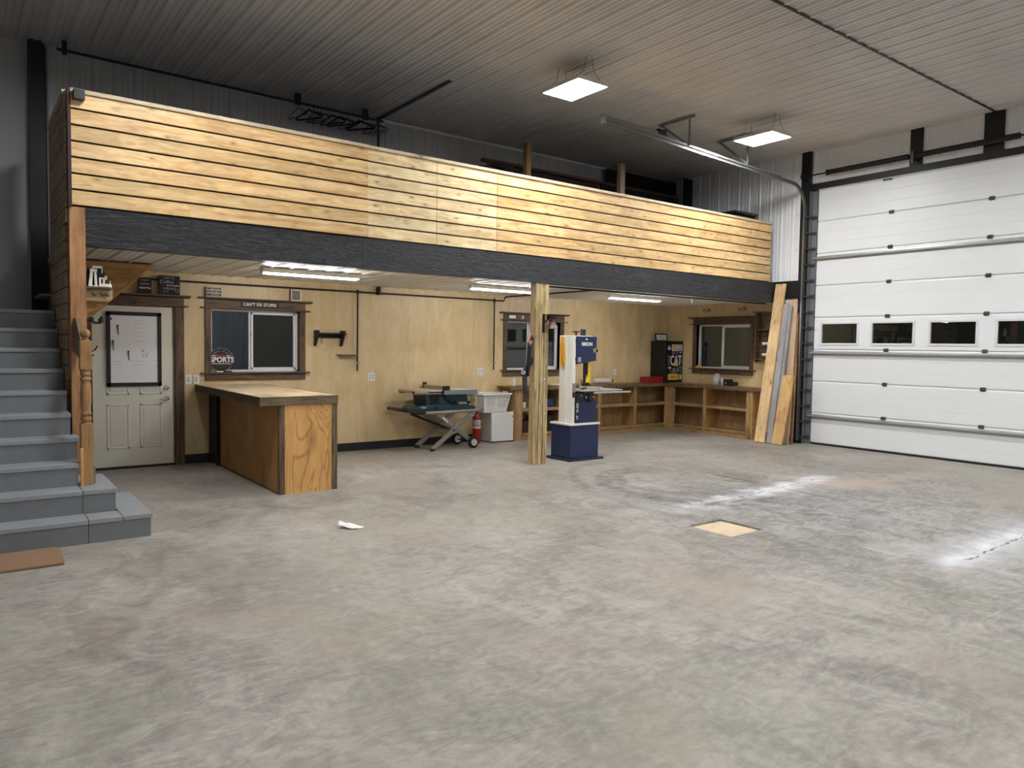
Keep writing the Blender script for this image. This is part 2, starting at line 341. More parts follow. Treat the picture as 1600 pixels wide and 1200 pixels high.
# ------------------------------------------------------------ mesh helpers
class MB:
    def __init__(s, M=None): s.v = []; s.f = []; s.M = M or Matrix()
    def add(s, vs, fs, M=None):
        o = len(s.v); T = s.M @ M if M is not None else s.M
        s.v += [T @ Vector(p) for p in vs]; s.f += [tuple(i+o for i in f) for f in fs]; return s
    def box(s, x0, x1, y0, y1, z0, z1, M=None):
        x0, x1 = sorted((x0, x1)); y0, y1 = sorted((y0, y1)); z0, z1 = sorted((z0, z1))
        return s.add([(x0, y0, z0), (x1, y0, z0), (x1, y1, z0), (x0, y1, z0), (x0, y0, z1), (x1, y0, z1), (x1, y1, z1), (x0, y1, z1)],
                     [(0, 3, 2, 1), (4, 5, 6, 7), (0, 1, 5, 4), (1, 2, 6, 5), (2, 3, 7, 6), (3, 0, 4, 7)], M)
    def bar(s, p, q, w, h, upv=(0, 0, 1)):
        """rectangular bar from p to q, w across, h along upv"""
        p, q = Vector(p), Vector(q); d = (q-p).normalized(); a = d.cross(Vector(upv)).normalized(); b = a.cross(d).normalized()
        vs = []
        for c in (p, q):
            for i, j in ((-1, -1), (1, -1), (1, 1), (-1, 1)): vs.append(c + a*(i*w/2) + b*(j*h/2))
        return s.add(vs, [(0, 1, 2, 3), (7, 6, 5, 4), (0, 4, 5, 1), (1, 5, 6, 2), (2, 6, 7, 3), (3, 7, 4, 0)])
    def tube(s, pts, r, seg=10, close=False):
        pts = [Vector(p) for p in pts]; n = len(pts); vs = []; fs = []
        rr = r if isinstance(r, (list, tuple)) else [r]*n
        ref = None
        for i, p in enumerate(pts):
            a = pts[(i-1) % n] if (close or i > 0) else p; b = pts[(i+1) % n] if (close or i < n-1) else p
            d = (b-a).normalized()
            if ref is None: ref = Vector((0, 0, 1)) if abs(d.z) < .9 else Vector((1, 0, 0))
            u = d.cross(ref).normalized(); ref2 = u.cross(d).normalized(); ref = ref2
            for k in range(seg):
                t = 2*math.pi*k/seg; vs.append(p + (u*math.cos(t)+ref2*math.sin(t))*rr[i])
        m_ = n if close else n-1
        for i in range(m_):
            j = (i+1) % n
            for k in range(seg): fs.append((i*seg+k, i*seg+(k+1) % seg, j*seg+(k+1) % seg, j*seg+k))
        if not close: fs += [tuple(range(seg))[::-1], tuple((n-1)*seg+k for k in range(seg))]
        return s.add(vs, fs)
    def lathe(s, prof, c, ax='z', seg=24, cap=True):
        c = Vector(c); A = {'z': (Vector((1, 0, 0)), Vector((0, 1, 0)), Vector((0, 0, 1))), 'y': (Vector((1, 0, 0)), Vector((0, 0, 1)), Vector((0, 1, 0))), 'x': (Vector((0, 1, 0)), Vector((0, 0, 1)), Vector((1, 0, 0)))}[ax]
        vs = []; fs = []
        for r, h in prof:
            for k in range(seg):
                t = 2*math.pi*k/seg; vs.append(c + A[0]*r*math.cos(t) + A[1]*r*math.sin(t) + A[2]*h)
        for i in range(len(prof)-1):
            for k in range(seg): fs.append((i*seg+k, i*seg+(k+1) % seg, (i+1)*seg+(k+1) % seg, (i+1)*seg+k))
        if cap: fs += [tuple(range(seg))[::-1], tuple((len(prof)-1)*seg+k for k in range(seg))]
        return s.add(vs, fs)
    def prism(s, poly, ax, a, b):
        """poly in the two other axes (cyclic order kept), extruded along ax from a to b"""
        def P(p, t):
            return {'x': (t, p[0], p[1]), 'y': (p[0], t, p[1]), 'z': (p[0], p[1], t)}[ax]
        n = len(poly); vs = [P(p, a) for p in poly]+[P(p, b) for p in poly]
        fs = [tuple(range(n))[::-1], tuple(range(n, 2*n))]+[(i, (i+1) % n, n+(i+1) % n, n+i) for i in range(n)]
        return s.add(vs, fs)
    def grid(s, rows, closeu=False):
        n = len(rows[0]); vs = [p for r in rows for p in r]; fs = []
        for i in range(len(rows)-1):
            for j in range(n-1): fs.append((i*n+j, i*n+j+1, (i+1)*n+j+1, (i+1)*n+j))
        return s.add(vs, fs)
WL = {}
def tagp(o, label=None, cat=None, group=None, kind=None):
    if label: o['label'] = label
    if cat: o['category'] = cat
    if group: o['group'] = group
    if kind: o['kind'] = kind
    return o
def thing(name, loc, label=None, cat=None, group=None, kind=None):
    o = bpy.data.objects.new(name, None); COL.objects.link(o); o.empty_display_size = .1
    o.location = loc; WL[o] = Vector(loc); return tagp(o, label, cat, group, kind)
def mk(name, mb, mat, parent=None, label=None, cat=None, group=None, kind=None, bev=0, smooth=True, org=None):
    vs = mb.v
    if org is None:
        lo = Vector([min(p[i] for p in vs) for i in range(3)]); hi = Vector([max(p[i] for p in vs) for i in range(3)])
        org = Vector(((lo.x+hi.x)/2, (lo.y+hi.y)/2, lo.z))
    me = bpy.data.meshes.new(name); me.from_pydata([p-org for p in vs], [], mb.f); me.validate()
    bm = bmesh.new(); bm.from_mesh(me); bmesh.ops.recalc_face_normals(bm, faces=bm.faces); bm.to_mesh(me); bm.free()
    me.materials.append(mat)
    if smooth:
        me.polygons.foreach_set('use_smooth', [True]*len(me.polygons)); me.set_sharp_from_angle(angle=R(32))
    o = bpy.data.objects.new(name, me); COL.objects.link(o)
    if parent: o.parent = parent; o.location = org - WL[parent]
    else: o.location = org
    WL[o] = org
    if bev:
        b = o.modifiers.new('bevel', 'BEVEL'); b.width = bev; b.segments = 2; b.limit_method = 'ANGLE'; b.angle_limit = R(40)
    return tagp(o, label, cat, group, kind)
def text(s, size, M, mat, parent, name='lettering', ext=.0012, sx=1, bold=0, align='CENTER', label=None):
    cu = bpy.data.curves.new(name, 'FONT'); cu.body = s; cu.size = size; cu.extrude = ext; cu.align_x = align; cu.align_y = 'CENTER'; cu.offset = bold; cu.resolution_u = 3
    t = bpy.data.objects.new(name, cu); COL.objects.link(t)
    bpy.context.view_layer.update()
    me = bpy.data.meshes.new_from_object(t.evaluated_get(bpy.context.evaluated_depsgraph_get()))
    bpy.data.objects.remove(t)
    MM = M @ Matrix.Diagonal((sx, 1, 1, 1))
    mb = MB(); mb.v = [MM @ v.co for v in me.vertices]; mb.f = [tuple(p.vertices) for p in me.polygons]
    bpy.data.meshes.remove(me)
    return mk(name, mb, mat, parent, smooth=False, label=label)
def face_y(x, y, z): return Matrix.Translation((x, y, z)) @ Matrix.Rotation(R(90), 4, 'X')           # faces -Y
def face_x(x, y, z): return Matrix.Translation((x, y, z)) @ Matrix.Rotation(R(-90), 4, 'Z') @ Matrix.Rotation(R(90), 4, 'X')  # faces -X
def copy_tree(o, parent=None):
    c = o.copy(); COL.objects.link(c)
    if parent: c.parent = parent
    for ch in list(o.children): copy_tree(ch, c)
    WL[c] = WL.get(o, Vector()).copy()
    return c
def clone(o, d, label=None):
    c = copy_tree(o); c.location = Vector(o.location)+Vector(d); WL[c] = Vector(c.location)
    if label: c['label'] = label
    return c

YW, XW, XD = 10.25, 11.68, 11.75
XL, YF, ZC = -1.3, -4.5, 5.02
# ------------------------------------------------------------ setting: floor, walls, ceilings
mb = MB(); hx0, hx1, hy0, hy1 = 5.25, 5.715, 3.85, 4.315
for a in ((XL-.2, hx0, YF-.2, YW+.2), (hx1, 12.1, YF-.2, YW+.2), (hx0, hx1, YF-.2, hy0), (hx0, hx1, hy1, YW+.2)): mb.box(*a, -.15, 0)
mk('floor', mb, floor_m, kind='structure', smooth=False)
hatch = mk('floor_hatch', MB().box(hx0+.004, hx1-.004, hy0+.004, hy1-.004, -.15, -.016), hatch_m,
           label='square raw plywood hatch lid sunk in the concrete floor', cat='floor hatch', bev=.002)

def ribbed(name, mat, o, u, v, n, L, H, pitch=.229, rib=.019, rw=.035, minor=.004, parent=None, thick=.01):
    """sheet of ribbed liner: profile repeats along u, runs straight along v, ribs rise along n"""
    o, u, v, n = Vector(o), Vector(u), Vector(v), Vector(n)
    prof = []
    k = 0.0
    while k < L:
        for a, h in ((0, 0), (.02, rib), (.02+rw, rib), (.04+rw, 0), (.105, 0), (.112, minor), (.128, minor), (.135, 0), (.165, 0), (.172, minor), (.188, minor), (.195, 0)):
            if k+a < L: prof.append((k+a, h))
        k += pitch
    prof.append((L, 0))
    rows = [[o+u*a+n*h for a, h in prof], [o+u*a+n*h+v*H for a, h in prof]]
    mb = MB().grid(rows)
    m2 = mk(name, mb, mat, parent, kind=None if parent else 'structure', smooth=False)
    s = m2.modifiers.new('thickness', 'SOLIDIFY'); s.thickness = .006; s.offset = 0
    return m2
# ceiling of the hall (ribs along Y)
c1 = ribbed('ceiling', ceil_m, (XL, YF, ZC), (1, 0, 0), (0, 1, 0), (0, 0, -1), 13.1, 14.8, rib=.022, minor=.008)
mb = MB().box(XL-.2, 12.1, YF-.2, YW+.2, ZC+.02, ZC+.15); mk('ceiling_deck', mb, black_p, kind='structure', smooth=False).name = 'ceiling_upper'
# under-loft soffit
ribbed('ceiling_soffit', ceil_l, (.80, 7.90, 2.5), (1, 0, 0), (0, 1, 0), (0, 0, -1), XW-.80, YW-7.90, rib=.016, rw=.012, minor=.003)
mk('floor_loft', MB().box(.80, XW, 7.76, 9.22, 2.72, 2.80).box(2.3, XW, 9.22, YW, 2.72, 2.80), plain('loft_deck', rgb(70, 62, 54), .8), kind='structure', smooth=False)

# back wall: lower plywood with openings, upper white liner
W1 = (2.56, 1.37); W2 = (7.45, 1.37)
OZ0, OZ1 = 1.20, 2.055
mb = MB()
xs = [.80, 1.22, 2.20, W1[0]+.08, W1[0]+1.285, W2[0]+.08, W2[0]+1.285, XW+.2]
mb.box(xs[0], xs[1], YW, YW+.16, 0, 2.56); mb.box(xs[1], xs[2], YW, YW+.16, 2.055, 2.56)
mb.box(xs[2], xs[3], YW, YW+.16, 0, 2.56)
for a in (3, 5):
    mb.box(xs[a], xs[a+1], YW, YW+.16, 0, OZ0); mb.box(xs[a], xs[a+1], YW, YW+.16, OZ1, 2.56)
mb.box(xs[4], xs[5], YW, YW+.16, 0, 2.56); mb.box(xs[6], xs[7], YW, YW+.16, 0, 2.56)
mk('wall_back', mb, birch, kind='structure', smooth=False)
ribbed('wall_back_upper', white_wall_b, (.82, YW, 2.5), (1, 0, 0), (0, 0, 1), (0, -1, 0), XW-.82, ZC-2.5, rib=.012)
mk('wall_back_left', MB().box(XL, .80, YW, YW+.16, 0, ZC), grey_wall, kind='structure', smooth=False)
mk('wall_back_outer', MB().box(XL, 12.1, YW+.03, YW+.16, 2.56, ZC), black_p, kind='structure', smooth=False)
mk('wall_left', MB().box(XL-.16, XL, YF, YW+.16, 0, ZC), plain('left_wall_liner', rgb(120, 118, 114), .5, var=.02), kind='structure', smooth=False)
mk('wall_front', MB().box(XL-.16, 12.1, YF-.16, YF, 0, ZC), plain('front_wall_liner', rgb(130, 128, 124), .5, var=.02), kind='structure', smooth=False)
# right wall, plywood below the band, window opening
WY = (9.60, 1.42)   # window 3: local x runs towards -Y
mb = MB(); dz3 = .04
mb.box(XW, XW+.16, 9.52, YW, 0, 2.56); mb.box(XW, XW+.16, 7.26, 8.27, 0, 2.56)
mb.box(XW, XW+.16, 8.27, 9.52, 0, OZ0+dz3); mb.box(XW, XW+.16, 8.27, 9.52, OZ1+dz3, 2.56)
mk('wall_right', mb, birch, kind='structure', smooth=False)
ribbed('wall_right_upper', white_wall_r, (XW, YW, 2.82), (0, -1, 0), (0, 0, 1), (-1, 0, 0), YW-7.31, ZC-2.82, rib=.014, rw=.010)
mk('wall_right_outer', MB().box(XW+.03, 12.1, 7.2, YW+.16, 2.56, ZC).box(XW+.12, 12.1, YF, 7.31, 4.37, ZC).box(XD+.02, 12.1, YF, 2.4, 0, 4.37), black_p, kind='structure', smooth=False)
mk('wall_right_near', MB().box(XD-.02, XD+.02, YF, 2.4, 0, ZC), plain('near_wall_liner', rgb(214, 214, 212), .45, var=.02), kind='structure', smooth=False)
# black band under the white liner
mk('trim_1', MB().box(XW-.035, XW, 7.26, 7.92, 2.52, 2.83), black_p, kind='structure')
mk('trim_2', MB().box(XW-.04, XW-.0, 7.26, 7.90, 2.44, 2.50), pvc, kind='structure')
# black steel posts and header above the garage door
mk('trim_3', MB().box(XD-.12, XD, 7.15, 7.31, 0, ZC), black_p, kind='structure')
mk('trim_4', MB().box(XD-.06, XD+.02, 2.4, 7.15, 4.36, 4.46), black_p, kind='structure')
mk('trim_5', MB().box(XD-.06, XD+.02, 5.34, 5.53, 4.46, ZC), black_p, kind='structure')
mk('trim_6', MB().box(XD-.06, XD+.02, 4.25, 4.51, 4.46, ZC), black_p, kind='structure')
mk('trim_7', MB().box(XD-.06, XD+.02, 2.3, 2.5, 0, ZC), black_p, kind='structure')
wl = 0
for k, (a, b) in enumerate(((7.15, 5.53), (5.34, 4.51), (4.25, 2.5))):
    ribbed(('wall_right_above_door', 'wall_right_above_door', 'wall_right_above_door')[k], white_wall_r, (XD-.01, a, 4.46), (0, -1, 0), (0, 0, 1), (-1, 0, 0), a-b, ZC-4.46, rib=.012)
    mb = MB(); t = .022; x0, x1 = XD-.045, XD-.012
    mb.box(x0, x1, a-t, a, 4.46, ZC).box(x0, x1, b, b+t, 4.46, ZC).box(x0, x1, b, a, 4.46, 4.46+t).box(x0, x1, b, a, ZC-t, ZC)
    mk('trim_%d' % (8+k), mb, pvc, kind='structure')
# seams and corner trims of the liner
mk('trim_11', MB().box(5.05, 5.075, YW-.03, YW-.012, 2.8, ZC).box(5.04, 5.09, 8.2, YW, ZC-.028, ZC-.018), black_p, kind='structure')
mk('trim_12', MB().box(5.5, XW, 4.345, 4.37, ZC-.030, ZC-.018), black_p, kind='structure')
mk('trim_13', MB().box(5.1, XW, YW-.045, YW-.013, ZC-.06, ZC-.022), pvc, kind='structure')
mk('trim_14', MB().box(.64, .80, YW-.12, YW, 0, ZC), black_p, kind='structure')
# baseboards
mb = MB().box(.82, 1.14, YW-.02, YW, 0, .12).box(2.30, 7.4, YW-.02, YW, 0, .12); mk('baseboard_back', mb, black_p, kind='structure')
mk('baseboard_right', MB().box(XW-.02, XW, 7.32, 7.9, 0, .12), black_p, kind='structure')

# ------------------------------------------------------------ hanging LED panels
def lamp_panel(x, y, label):
    t = thing('hanging_light', (x, y, 4.70), label, 'ceiling light', 'hanging LED panels of the hall')
    mb = MB(); a, b = .235, .325
    mb.box(x-a, x+a, y-b, y+b, 4.715, 4.745).box(x-.10, x+.10, y-.16, y+.16, 4.745, 4.80)
    for s in (-1, 1): mb.box(x-a, x+a, y+s*b-.008, y+s*b+.008, 4.700, 4.745).box(x+s*a-.008, x+s*a+.008, y-b, y+b, 4.700, 4.745)
    mk('housing', mb, alu, t)
    mk('diffuser', MB().box(x-a+.01, x+a-.01, y-b+.01, y+b-.01, 4.697, 4.714), panel_e, t, smooth=False)
    for sx, sy in ((-1, -1), (1, -1), (-1, 1), (1, 1)):
        mk('hanging_wire', MB().tube([(x+sx*a*.8, y+sy*b*.85, 4.745), (x+sx*a*.35, y+sy*b*.75, 4.86), (x+sx*a*.2, y+sy*b*.75, ZC-.005)], .0028, 6), black_s, t)
    return t
L1 = lamp_panel(9.44, 6.59, 'glowing LED panel hanging near the garage door track')
clone(L1, (5.95-9.44, .2, 0), 'glowing LED panel hanging over the middle of the hall')
for x, y, l in ((9.44, 2.0, 'LED panel nearest the right frame edge, before the garage door'), (5.95, 2.0, 'LED panel in the middle of the second row'), (1.7, 2.0, 'LED panel left in the second row'), (1.7, 6.0, 'LED panel left of the first row, above the stair foot'),
                (9.44, -2.6, 'LED panel behind the viewer, right row'), (5.95, -2.6, 'LED panel behind the viewer, middle row'), (1.7, -2.6, 'LED panel behind the viewer, left row')):
    clone(L1, (x-9.44, y-6.59, 0), l)  # panels out of view, put in because the hall's light needs them

# ------------------------------------------------------------ strip lights under the loft
def strip(x, y, label, first=None):
    if first: return clone(first, (x-2.80, y-8.66, 0), label)
    t = thing('strip_light', (x, y, 2.40), label, 'strip light', 'four-foot strip lights under the loft')
    mk('housing', MB().prism([(y-.06, 2.465), (y-.035, 2.43), (y+.035, 2.43), (y+.06, 2.465), (y+.05, 2.484), (y-.05, 2.484)], 'x', x, x+1.2), ivory, t)
    mk('tube_diffuser', MB().prism([(y-.020, 2.429), (y-.018, 2.414), (y, 2.408), (y+.018, 2.414), (y+.020, 2.429)], 'x', x+.02, x+1.18), strip_e, t)
    mk('end_cap', MB().box(x-.006, x, y-.05, y+.05, 2.415, 2.48), white_pl, t); mk('end_cap', MB().box(x+1.2, x+1.206, y-.05, y+.05, 2.415, 2.48), white_pl, t)
    return t
S1 = strip(2.80, 8.66, 'lit strip light above the plywood counter, leftmost of three')
strip(5.77, 8.76, 'lit strip light above the table saw, partly behind the wooden post', S1)
strip(8.42, 8.68, 'lit strip light above the band saw and corner bench', S1)

# ------------------------------------------------------------ loft beam, railing, posts
beam = thing('support_beam', (6, 7.8, 2.465), 'long black wood-grained beam along the loft edge', 'beam')
mk('beam_board', MB().box(.905, 3.641, 7.74, 7.88, 2.465, 2.808), beam_m, beam)
mk('beam_board', MB().box(3.644, XW, 7.74, 7.88, 2.465, 2.808), beam_m, beam)
rail = thing('loft_railing', (6, 7.8, 2.808), 'cedar clad loft railing with horizontal boards and a flat cap', 'railing')
def clad(x0, x1, mat, dy=0):
    mb = MB()
    for k in range(7):
        z0 = 2.808+k*.1435
        y0 = 7.735-dy
        # shiplap board: dark backing shows in the gap as its lap shadow
        mb.prism([(y0+.018, z0+.016), (y0+.002, z0+.016), (y0, z0+.019), (y0, z0+.1405), (y0+.003, z0+.1425), (y0+.018, z0+.1425)], 'x', x0, x1)
    return mk('cladding', mb, mat, rail)
clad(.800, 3.695, cedar, .012); clad(3.701, 4.604, cedar_b); clad(4.610, 5.498, cedar_b); clad(5.504, 11.43, cedar)
mk('backing_panel', MB().box(.80, 11.43, 7.755, 7.78, 2.81, 3.81), plain('gap_backing', rgb(44, 24, 16), .8), rail)  # dark colour puts the lap shadow between the boards
mk('cap_board', MB().box(.795, 3.70, 7.70, 7.84, 3.813, 3.85), cap_w, rail, bev=.003)
mk('cap_board', MB().box(3.704, 11.43, 7.712, 7.84, 3.813, 3.85), cap_w, rail, bev=.003)
mk('corner_strip', MB().box(.772, .799, 7.705, 7.79, 2.80, 3.85), plain('dark_red_edge', rgb(52, 20, 18), .6), rail)
# plank wall beside the stairs
sw = MB()
for k in range(27):
    z0 = -.062+k*.1435; z1 = z0+.1395
    sw.box(.754, .776, 7.79 if z1 > 2.8 else 7.885, 9.24, max(0, z0), z1-.006)
mk('wall_stair', sw, cedar_y, kind='structure')
mk('wall_stair_core', MB().box(.776, .80, 7.885, 9.24, 0, 3.81), blackw, kind='structure')
mk('trim_15', MB().box(.74, .82, 7.80, 9.26, 3.811, 3.85), cap_w, kind='structure')
mk('corner_post', MB().box(.777, .905, 7.74, 7.882, 0, 2.806), fir, label='square brown timber post beside the stairs holding the beam end', cat='post', bev=.003)
# stair up to the loft, second flight above the entry door
up2 = thing('upper_stair', (1.2, 9.8, 1.9), 'pine panelled underside of the upper stair flight above the entry door', 'stairs')
mb = MB().prism([(.802, 1.64), (1.0, 1.79), (1.728, 2.474), (.802, 2.474)], 'y', 9.242, 9.265)
mk('side_panel', mb, pine_x, up2)
mb = MB().prism([(.82, 1.645), (1.0, 1.785), (1.735, 2.474), (1.765, 2.474), (1.02, 1.755), (.84, 1.62)], 'y', 9.266, 10.12)
mk('soffit_board', mb, ply_dk, up2)
for k in range(2): mk('tread', MB().box(.66+.25*k, .93+.25*k, 9.28, 10.12, 1.915+.19*(k+1)-.04, 1.905+.19*(k+1)), tread_paint, up2)
# wooden laminated post
P = thing('laminated_post', (6.29, 7.81, 0), 'thick ribbed post of laminated treated lumber under the beam', 'post')
for k in range(6):
    x0 = 6.165+k*.0395; d = (.0, .007, .001, .009, .003, .006)[k]
    mk('lumber_ply', MB().box(x0, x0+.0365, 7.742+d, 7.866+d, 0, 2.464), treated, P, bev=.006)
mk('mounting_bolt', MB().lathe([(.0, 0), (.012, .002), (.012, .008), (0, .012)], (6.33, 7.728, 1.172), 'y', 12), ivory, P)
mk('mounting_bolt', MB().lathe([(.0, 0), (.012, .002), (.012, .008), (0, .012)], (6.335, 7.728, .699), 'y', 12), ivory, P)

# ------------------------------------------------------------ windows
def window(n, M, dz=0, wd=1.37, sash_right=True, label_c=''):
    w_ = wd; L = .08; Rr = w_-.085; z0, z1 = OZ0+dz, OZ1+dz
    t = thing('window_%d' % n, M @ Vector((w_/2, 0, z0)), kind='structure')
    mb = MB(M)  # frame set back in the reveal
    f = .030; y0, y1 = .07, .13
    mb.box(L, Rr, y0, y1, z0, z0+f).box(L, Rr, y0, y1, z1-f, z1).box(L, L+f, y0, y1, z0, z1).box(Rr-f, Rr, y0, y1, z0, z1)
    mk('window_frame', mb, pvc, t, bev=.003)
    mid = L+(Rr-L)*.455
    mb = MB(M); y0, y1 = .075, .105
    mb.box(mid, mid+.03, y0, y1, z0+f, z1-f).box(Rr-f-.03, Rr-f, y0, y1, z0+f, z1-f).box(mid, Rr-f, y0, y1, z0+f, z0+f+.032).box(mid, Rr-f, y0, y1, z1-f-.03, z1-f)
    sash = mk('sliding_sash', mb, pvc, t, bev=.003)
    mk('window_latch', MB(M).box(mid+.006, mid+.024, .060, .075, z0+.5, z0+.56).box(mid+.008, mid+.02, .062, .075, z0+.20, z0+.25), pvc, sash)
    mk('meeting_rail', MB(M).box(mid-.028, mid-.002, .095, .125, z0+f, z1-f), pvc, t)
    mk('glass_pane', MB(M).box(L+f, mid-.028, .108, .113, z0+f, z1-f), glass, t, smooth=False)
    mk('glass_pane', MB(M).box(mid+.035, Rr-f-.03, .088, .093, z0+f+.032, z1-f-.03), glass, t, smooth=False)
    # stained casing
    mb = MB(M)
    mb.box(0, L-.002, -.022, .0, z0-.01, z1+.012).box(Rr+.002, w_, -.022, 0, z0-.01, z1+.012)
    mb.box(L-.016, L, -.01, .075, z0, z1).box(Rr, Rr+.016, -.01, .075, z0, z1)
    mk('side_casing', mb, dstain_z, t, bev=.002)
    mb = MB(M)
    mb.box(0, w_, -.024, 0, z1+.018, z1+.118).box(-.06, w_+.06, -.055, 0, z1, z1+.017).box(L, Rr, 0, .075, z1-.004, z1+.01)
    mk('head_casing', mb, dstain, t, bev=.002)
    mb = MB(M)
    mb.prism([(-.035, z1+.119), (-.085, z1+.132), (-.085, z1+.146), (0, z1+.146), (0, z1+.119)], 'x', -.085, w_+.085)
    mk('head_shelf', mb, dstain, t)
    mb = MB(M)
    mb.box(-.06, w_+.06, -.06, .07, z0-.016, z0+.0).box(.0, w_, -.024, 0, z0-.108, z0-.018)
    mk('window_sill', mb, dstain, t, bev=.002)
    return t
Mb = lambda x: Matrix.Translation((x, YW, 0))
Mr = Matrix.Translation((XW, 9.60, 0)) @ Matrix.Rotation(R(-90), 4, 'Z')
window(1, Mb(W1[0])); window(2, Mb(W2[0])); window(3, Mr, dz3, 1.41)
mk('trim_16', MB().box(XW-.03, XW-.0, 8.22, 8.75, 1.105, 1.118), lum_a, kind='structure')
# night outside: shed wall put in to grey one pane, lit by an added lamp
ribbed('outbuilding_siding', plain('outside_siding', rgb(120, 132, 146), .5), (1.0, 13.6, -.2), (1, 0, 0), (0, 0, 1), (0, -1, 0), 3.2, 4.0, pitch=.30)
yl = bpy.data.lights.new('yard_lamp', 'POINT'); yl.energy = 14; yl.shadow_soft_size = .2; yl.color = (.8, .9, 1)  # unseen lamp, added only to brighten that siding
yo = bpy.data.objects.new('yard_lamp', yl); yo.location = (3.0, 11.4, 3.4); COL.objects.link(yo)

# ------------------------------------------------------------ entry door
d = thing('door_1', (1.71, YW, 0), kind='structure')
dx0, dx1 = 1.25, 2.17
slab = mk('door_slab', MB().box(dx0, dx1, YW+.005, YW+.05, .025, 2.04), cream, d, bev=.002)
mb = MB()
for x0, x1 in ((1.40, 1.655), (1.775, 2.03)):
    for z0, z1 in ((.25, .81), (.93, 1.56), (1.70, 1.93)):
        for a, b, c, e in ((x0, x1, z0, z0+.022), (x0, x1, z1-.022, z1), (x0, x0+.022, z0, z1), (x1-.022, x1, z0, z1)):
            mb.box(a, b, YW-.003, YW+.006, c, e)
        mb.box(x0+.04, x1-.04, YW-.001, YW+.006, z0+.04, z1-.04)
mk('door_panel_moulding', mb, cream, slab, bev=.002)
mb = MB().box(1.225, dx0, YW-.01, YW+.06, 0, 2.045).box(dx1, 2.19, YW-.01, YW+.06, 0, 2.045).box(1.225, 2.19, YW-.01, YW+.06, 2.045, 2.055)
mk('door_jamb', mb, dstain_z, d)
mk('door_threshold', MB().box(1.23, 2.19, YW-.03, YW+.12, 0, .022), black_s, d)
mk('side_casing', MB().box(1.12, 1.225, YW-.022, YW, 0, 2.05), dstain_z, d, bev=.002)
mk('side_casing', MB().box(2.192, 2.30, YW-.022, YW, 0, 2.05), dstain_z, d, bev=.002)
mk('head_casing', MB().box(1.10, 2.30, YW-.024, YW, 2.07, 2.165).box(1.04, 2.35, YW-.055, YW, 2.052, 2.068), dstain, d, bev=.002)
mk('head_shelf', MB().prism([(YW-.04, 2.166), (YW-.10, 2.182), (YW-.10, 2.198), (YW, 2.198), (YW, 2.166)], 'x', 1.02, 2.37), dstain, d)
mk('deadbolt', MB().lathe([(.0, -.035), (.022, -.032), (.030, -.012), (.034, 0), (.034, .006)], (2.085, YW+.003, 1.005), 'y', 20), chrome, slab)
lv = MB().lathe([(.0, -.012), (.030, -.010), (.032, 0), (.032, .004)], (2.09, YW+.003, .868), 'y', 20).tube([(2.09, YW, .868), (2.09, YW-.05, .868), (2.06, YW-.055, .866), (1.99, YW-.05, .86)], [.011, .011, .010, .007], 10)
mk('lever_handle', lv, chrome, slab)
# whiteboard
wb = thing('whiteboard', (1.71, YW-.02, 1.03), 'black framed whiteboard with faint notes hung on the entry door', 'whiteboard')
wx0, wx1, wz0, wz1 = 1.402, 2.026, 1.035, 1.965
mb = MB()
for a in ((wx0, wx1, wz0, wz0+.045), (wx0, wx1, wz1-.045, wz1), (wx0, wx0+.045, wz0, wz1), (wx1-.045, wx1, wz0, wz1)): mb.box(a[0], a[1], YW-.03, YW-.004, a[2], a[3])
mk('frame', mb, black_pl, wb, bev=.002)
mk('writing_surface', MB().box(wx0+.04, wx1-.04, YW-.018, YW-.004, wz0+.04, wz1-.04), wboard, wb, smooth=False)
mb = MB(); rr = random.Random(3)
def scrib(mb, x0, z, L, h=.01, r=.0013):
    mb = MB(); n = max(3, int(L/.012)); mb.tube([(x0+L*i/n, YW-.0195, z+rr.uniform(-h, h)) for i in range(n+1)], r, 4); mk('faint_note', mb, ink, wb)
for i in range(5): scrib(mb, 1.71, 1.86-i*.05+rr.uniform(-.006, .006), rr.uniform(.07, .14), .004)
for x0, z, L in ((1.46, 1.345, .11), (1.67, 1.35, .16), (1.89, 1.35, .09), (1.67, 1.30, .12), (1.48, 1.31, .09), (1.93, 1.29, .04), (1.72, 1.60, .13), (1.89, 1.40, .05)): scrib(mb, x0, z, L, .004)

mb = MB()
for p in ([(1.80, 1.46), (1.82, 1.50), (1.79, 1.49), (1.83, 1.47)], [(1.80, 1.42), (1.83, 1.44), (1.81, 1.40)], [(1.85, 1.44), (1.87, 1.46)], [(1.84, 1.41), (1.86, 1.43), (1.85, 1.39)]):
    mb.tube([(a, YW-.0195, b) for a, b in p], .0022, 4)
mk('black_writing', mb, inkb, wb)
for i, (x, z) in enumerate(((1.457, 1.872), (1.53, 1.79), (1.475, 1.60), (1.645, 1.47))):
    mb = MB().lathe([(0, -.012), (.011, -.01), (.011, 0)], (x, YW-.018, z), 'y', 12)
    if i: mb.bar((x, YW-.024, z-.005), (x+.003, YW-.024, z-.055), .016, .010).bar((x+.003, YW-.023, z-.055), (x+.008, YW-.022, z-.11), .009, .006)
    mk('magnet_clip' if i else 'round_magnet', mb, black_pl, label=('tiny round black magnet in the whiteboard corner', 'black magnetic clip highest on the whiteboard left side', 'black magnetic clip on the left edge of the whiteboard', 'black magnetic clip in the middle of the whiteboard')[i], cat='magnet', group='magnets on the whiteboard')

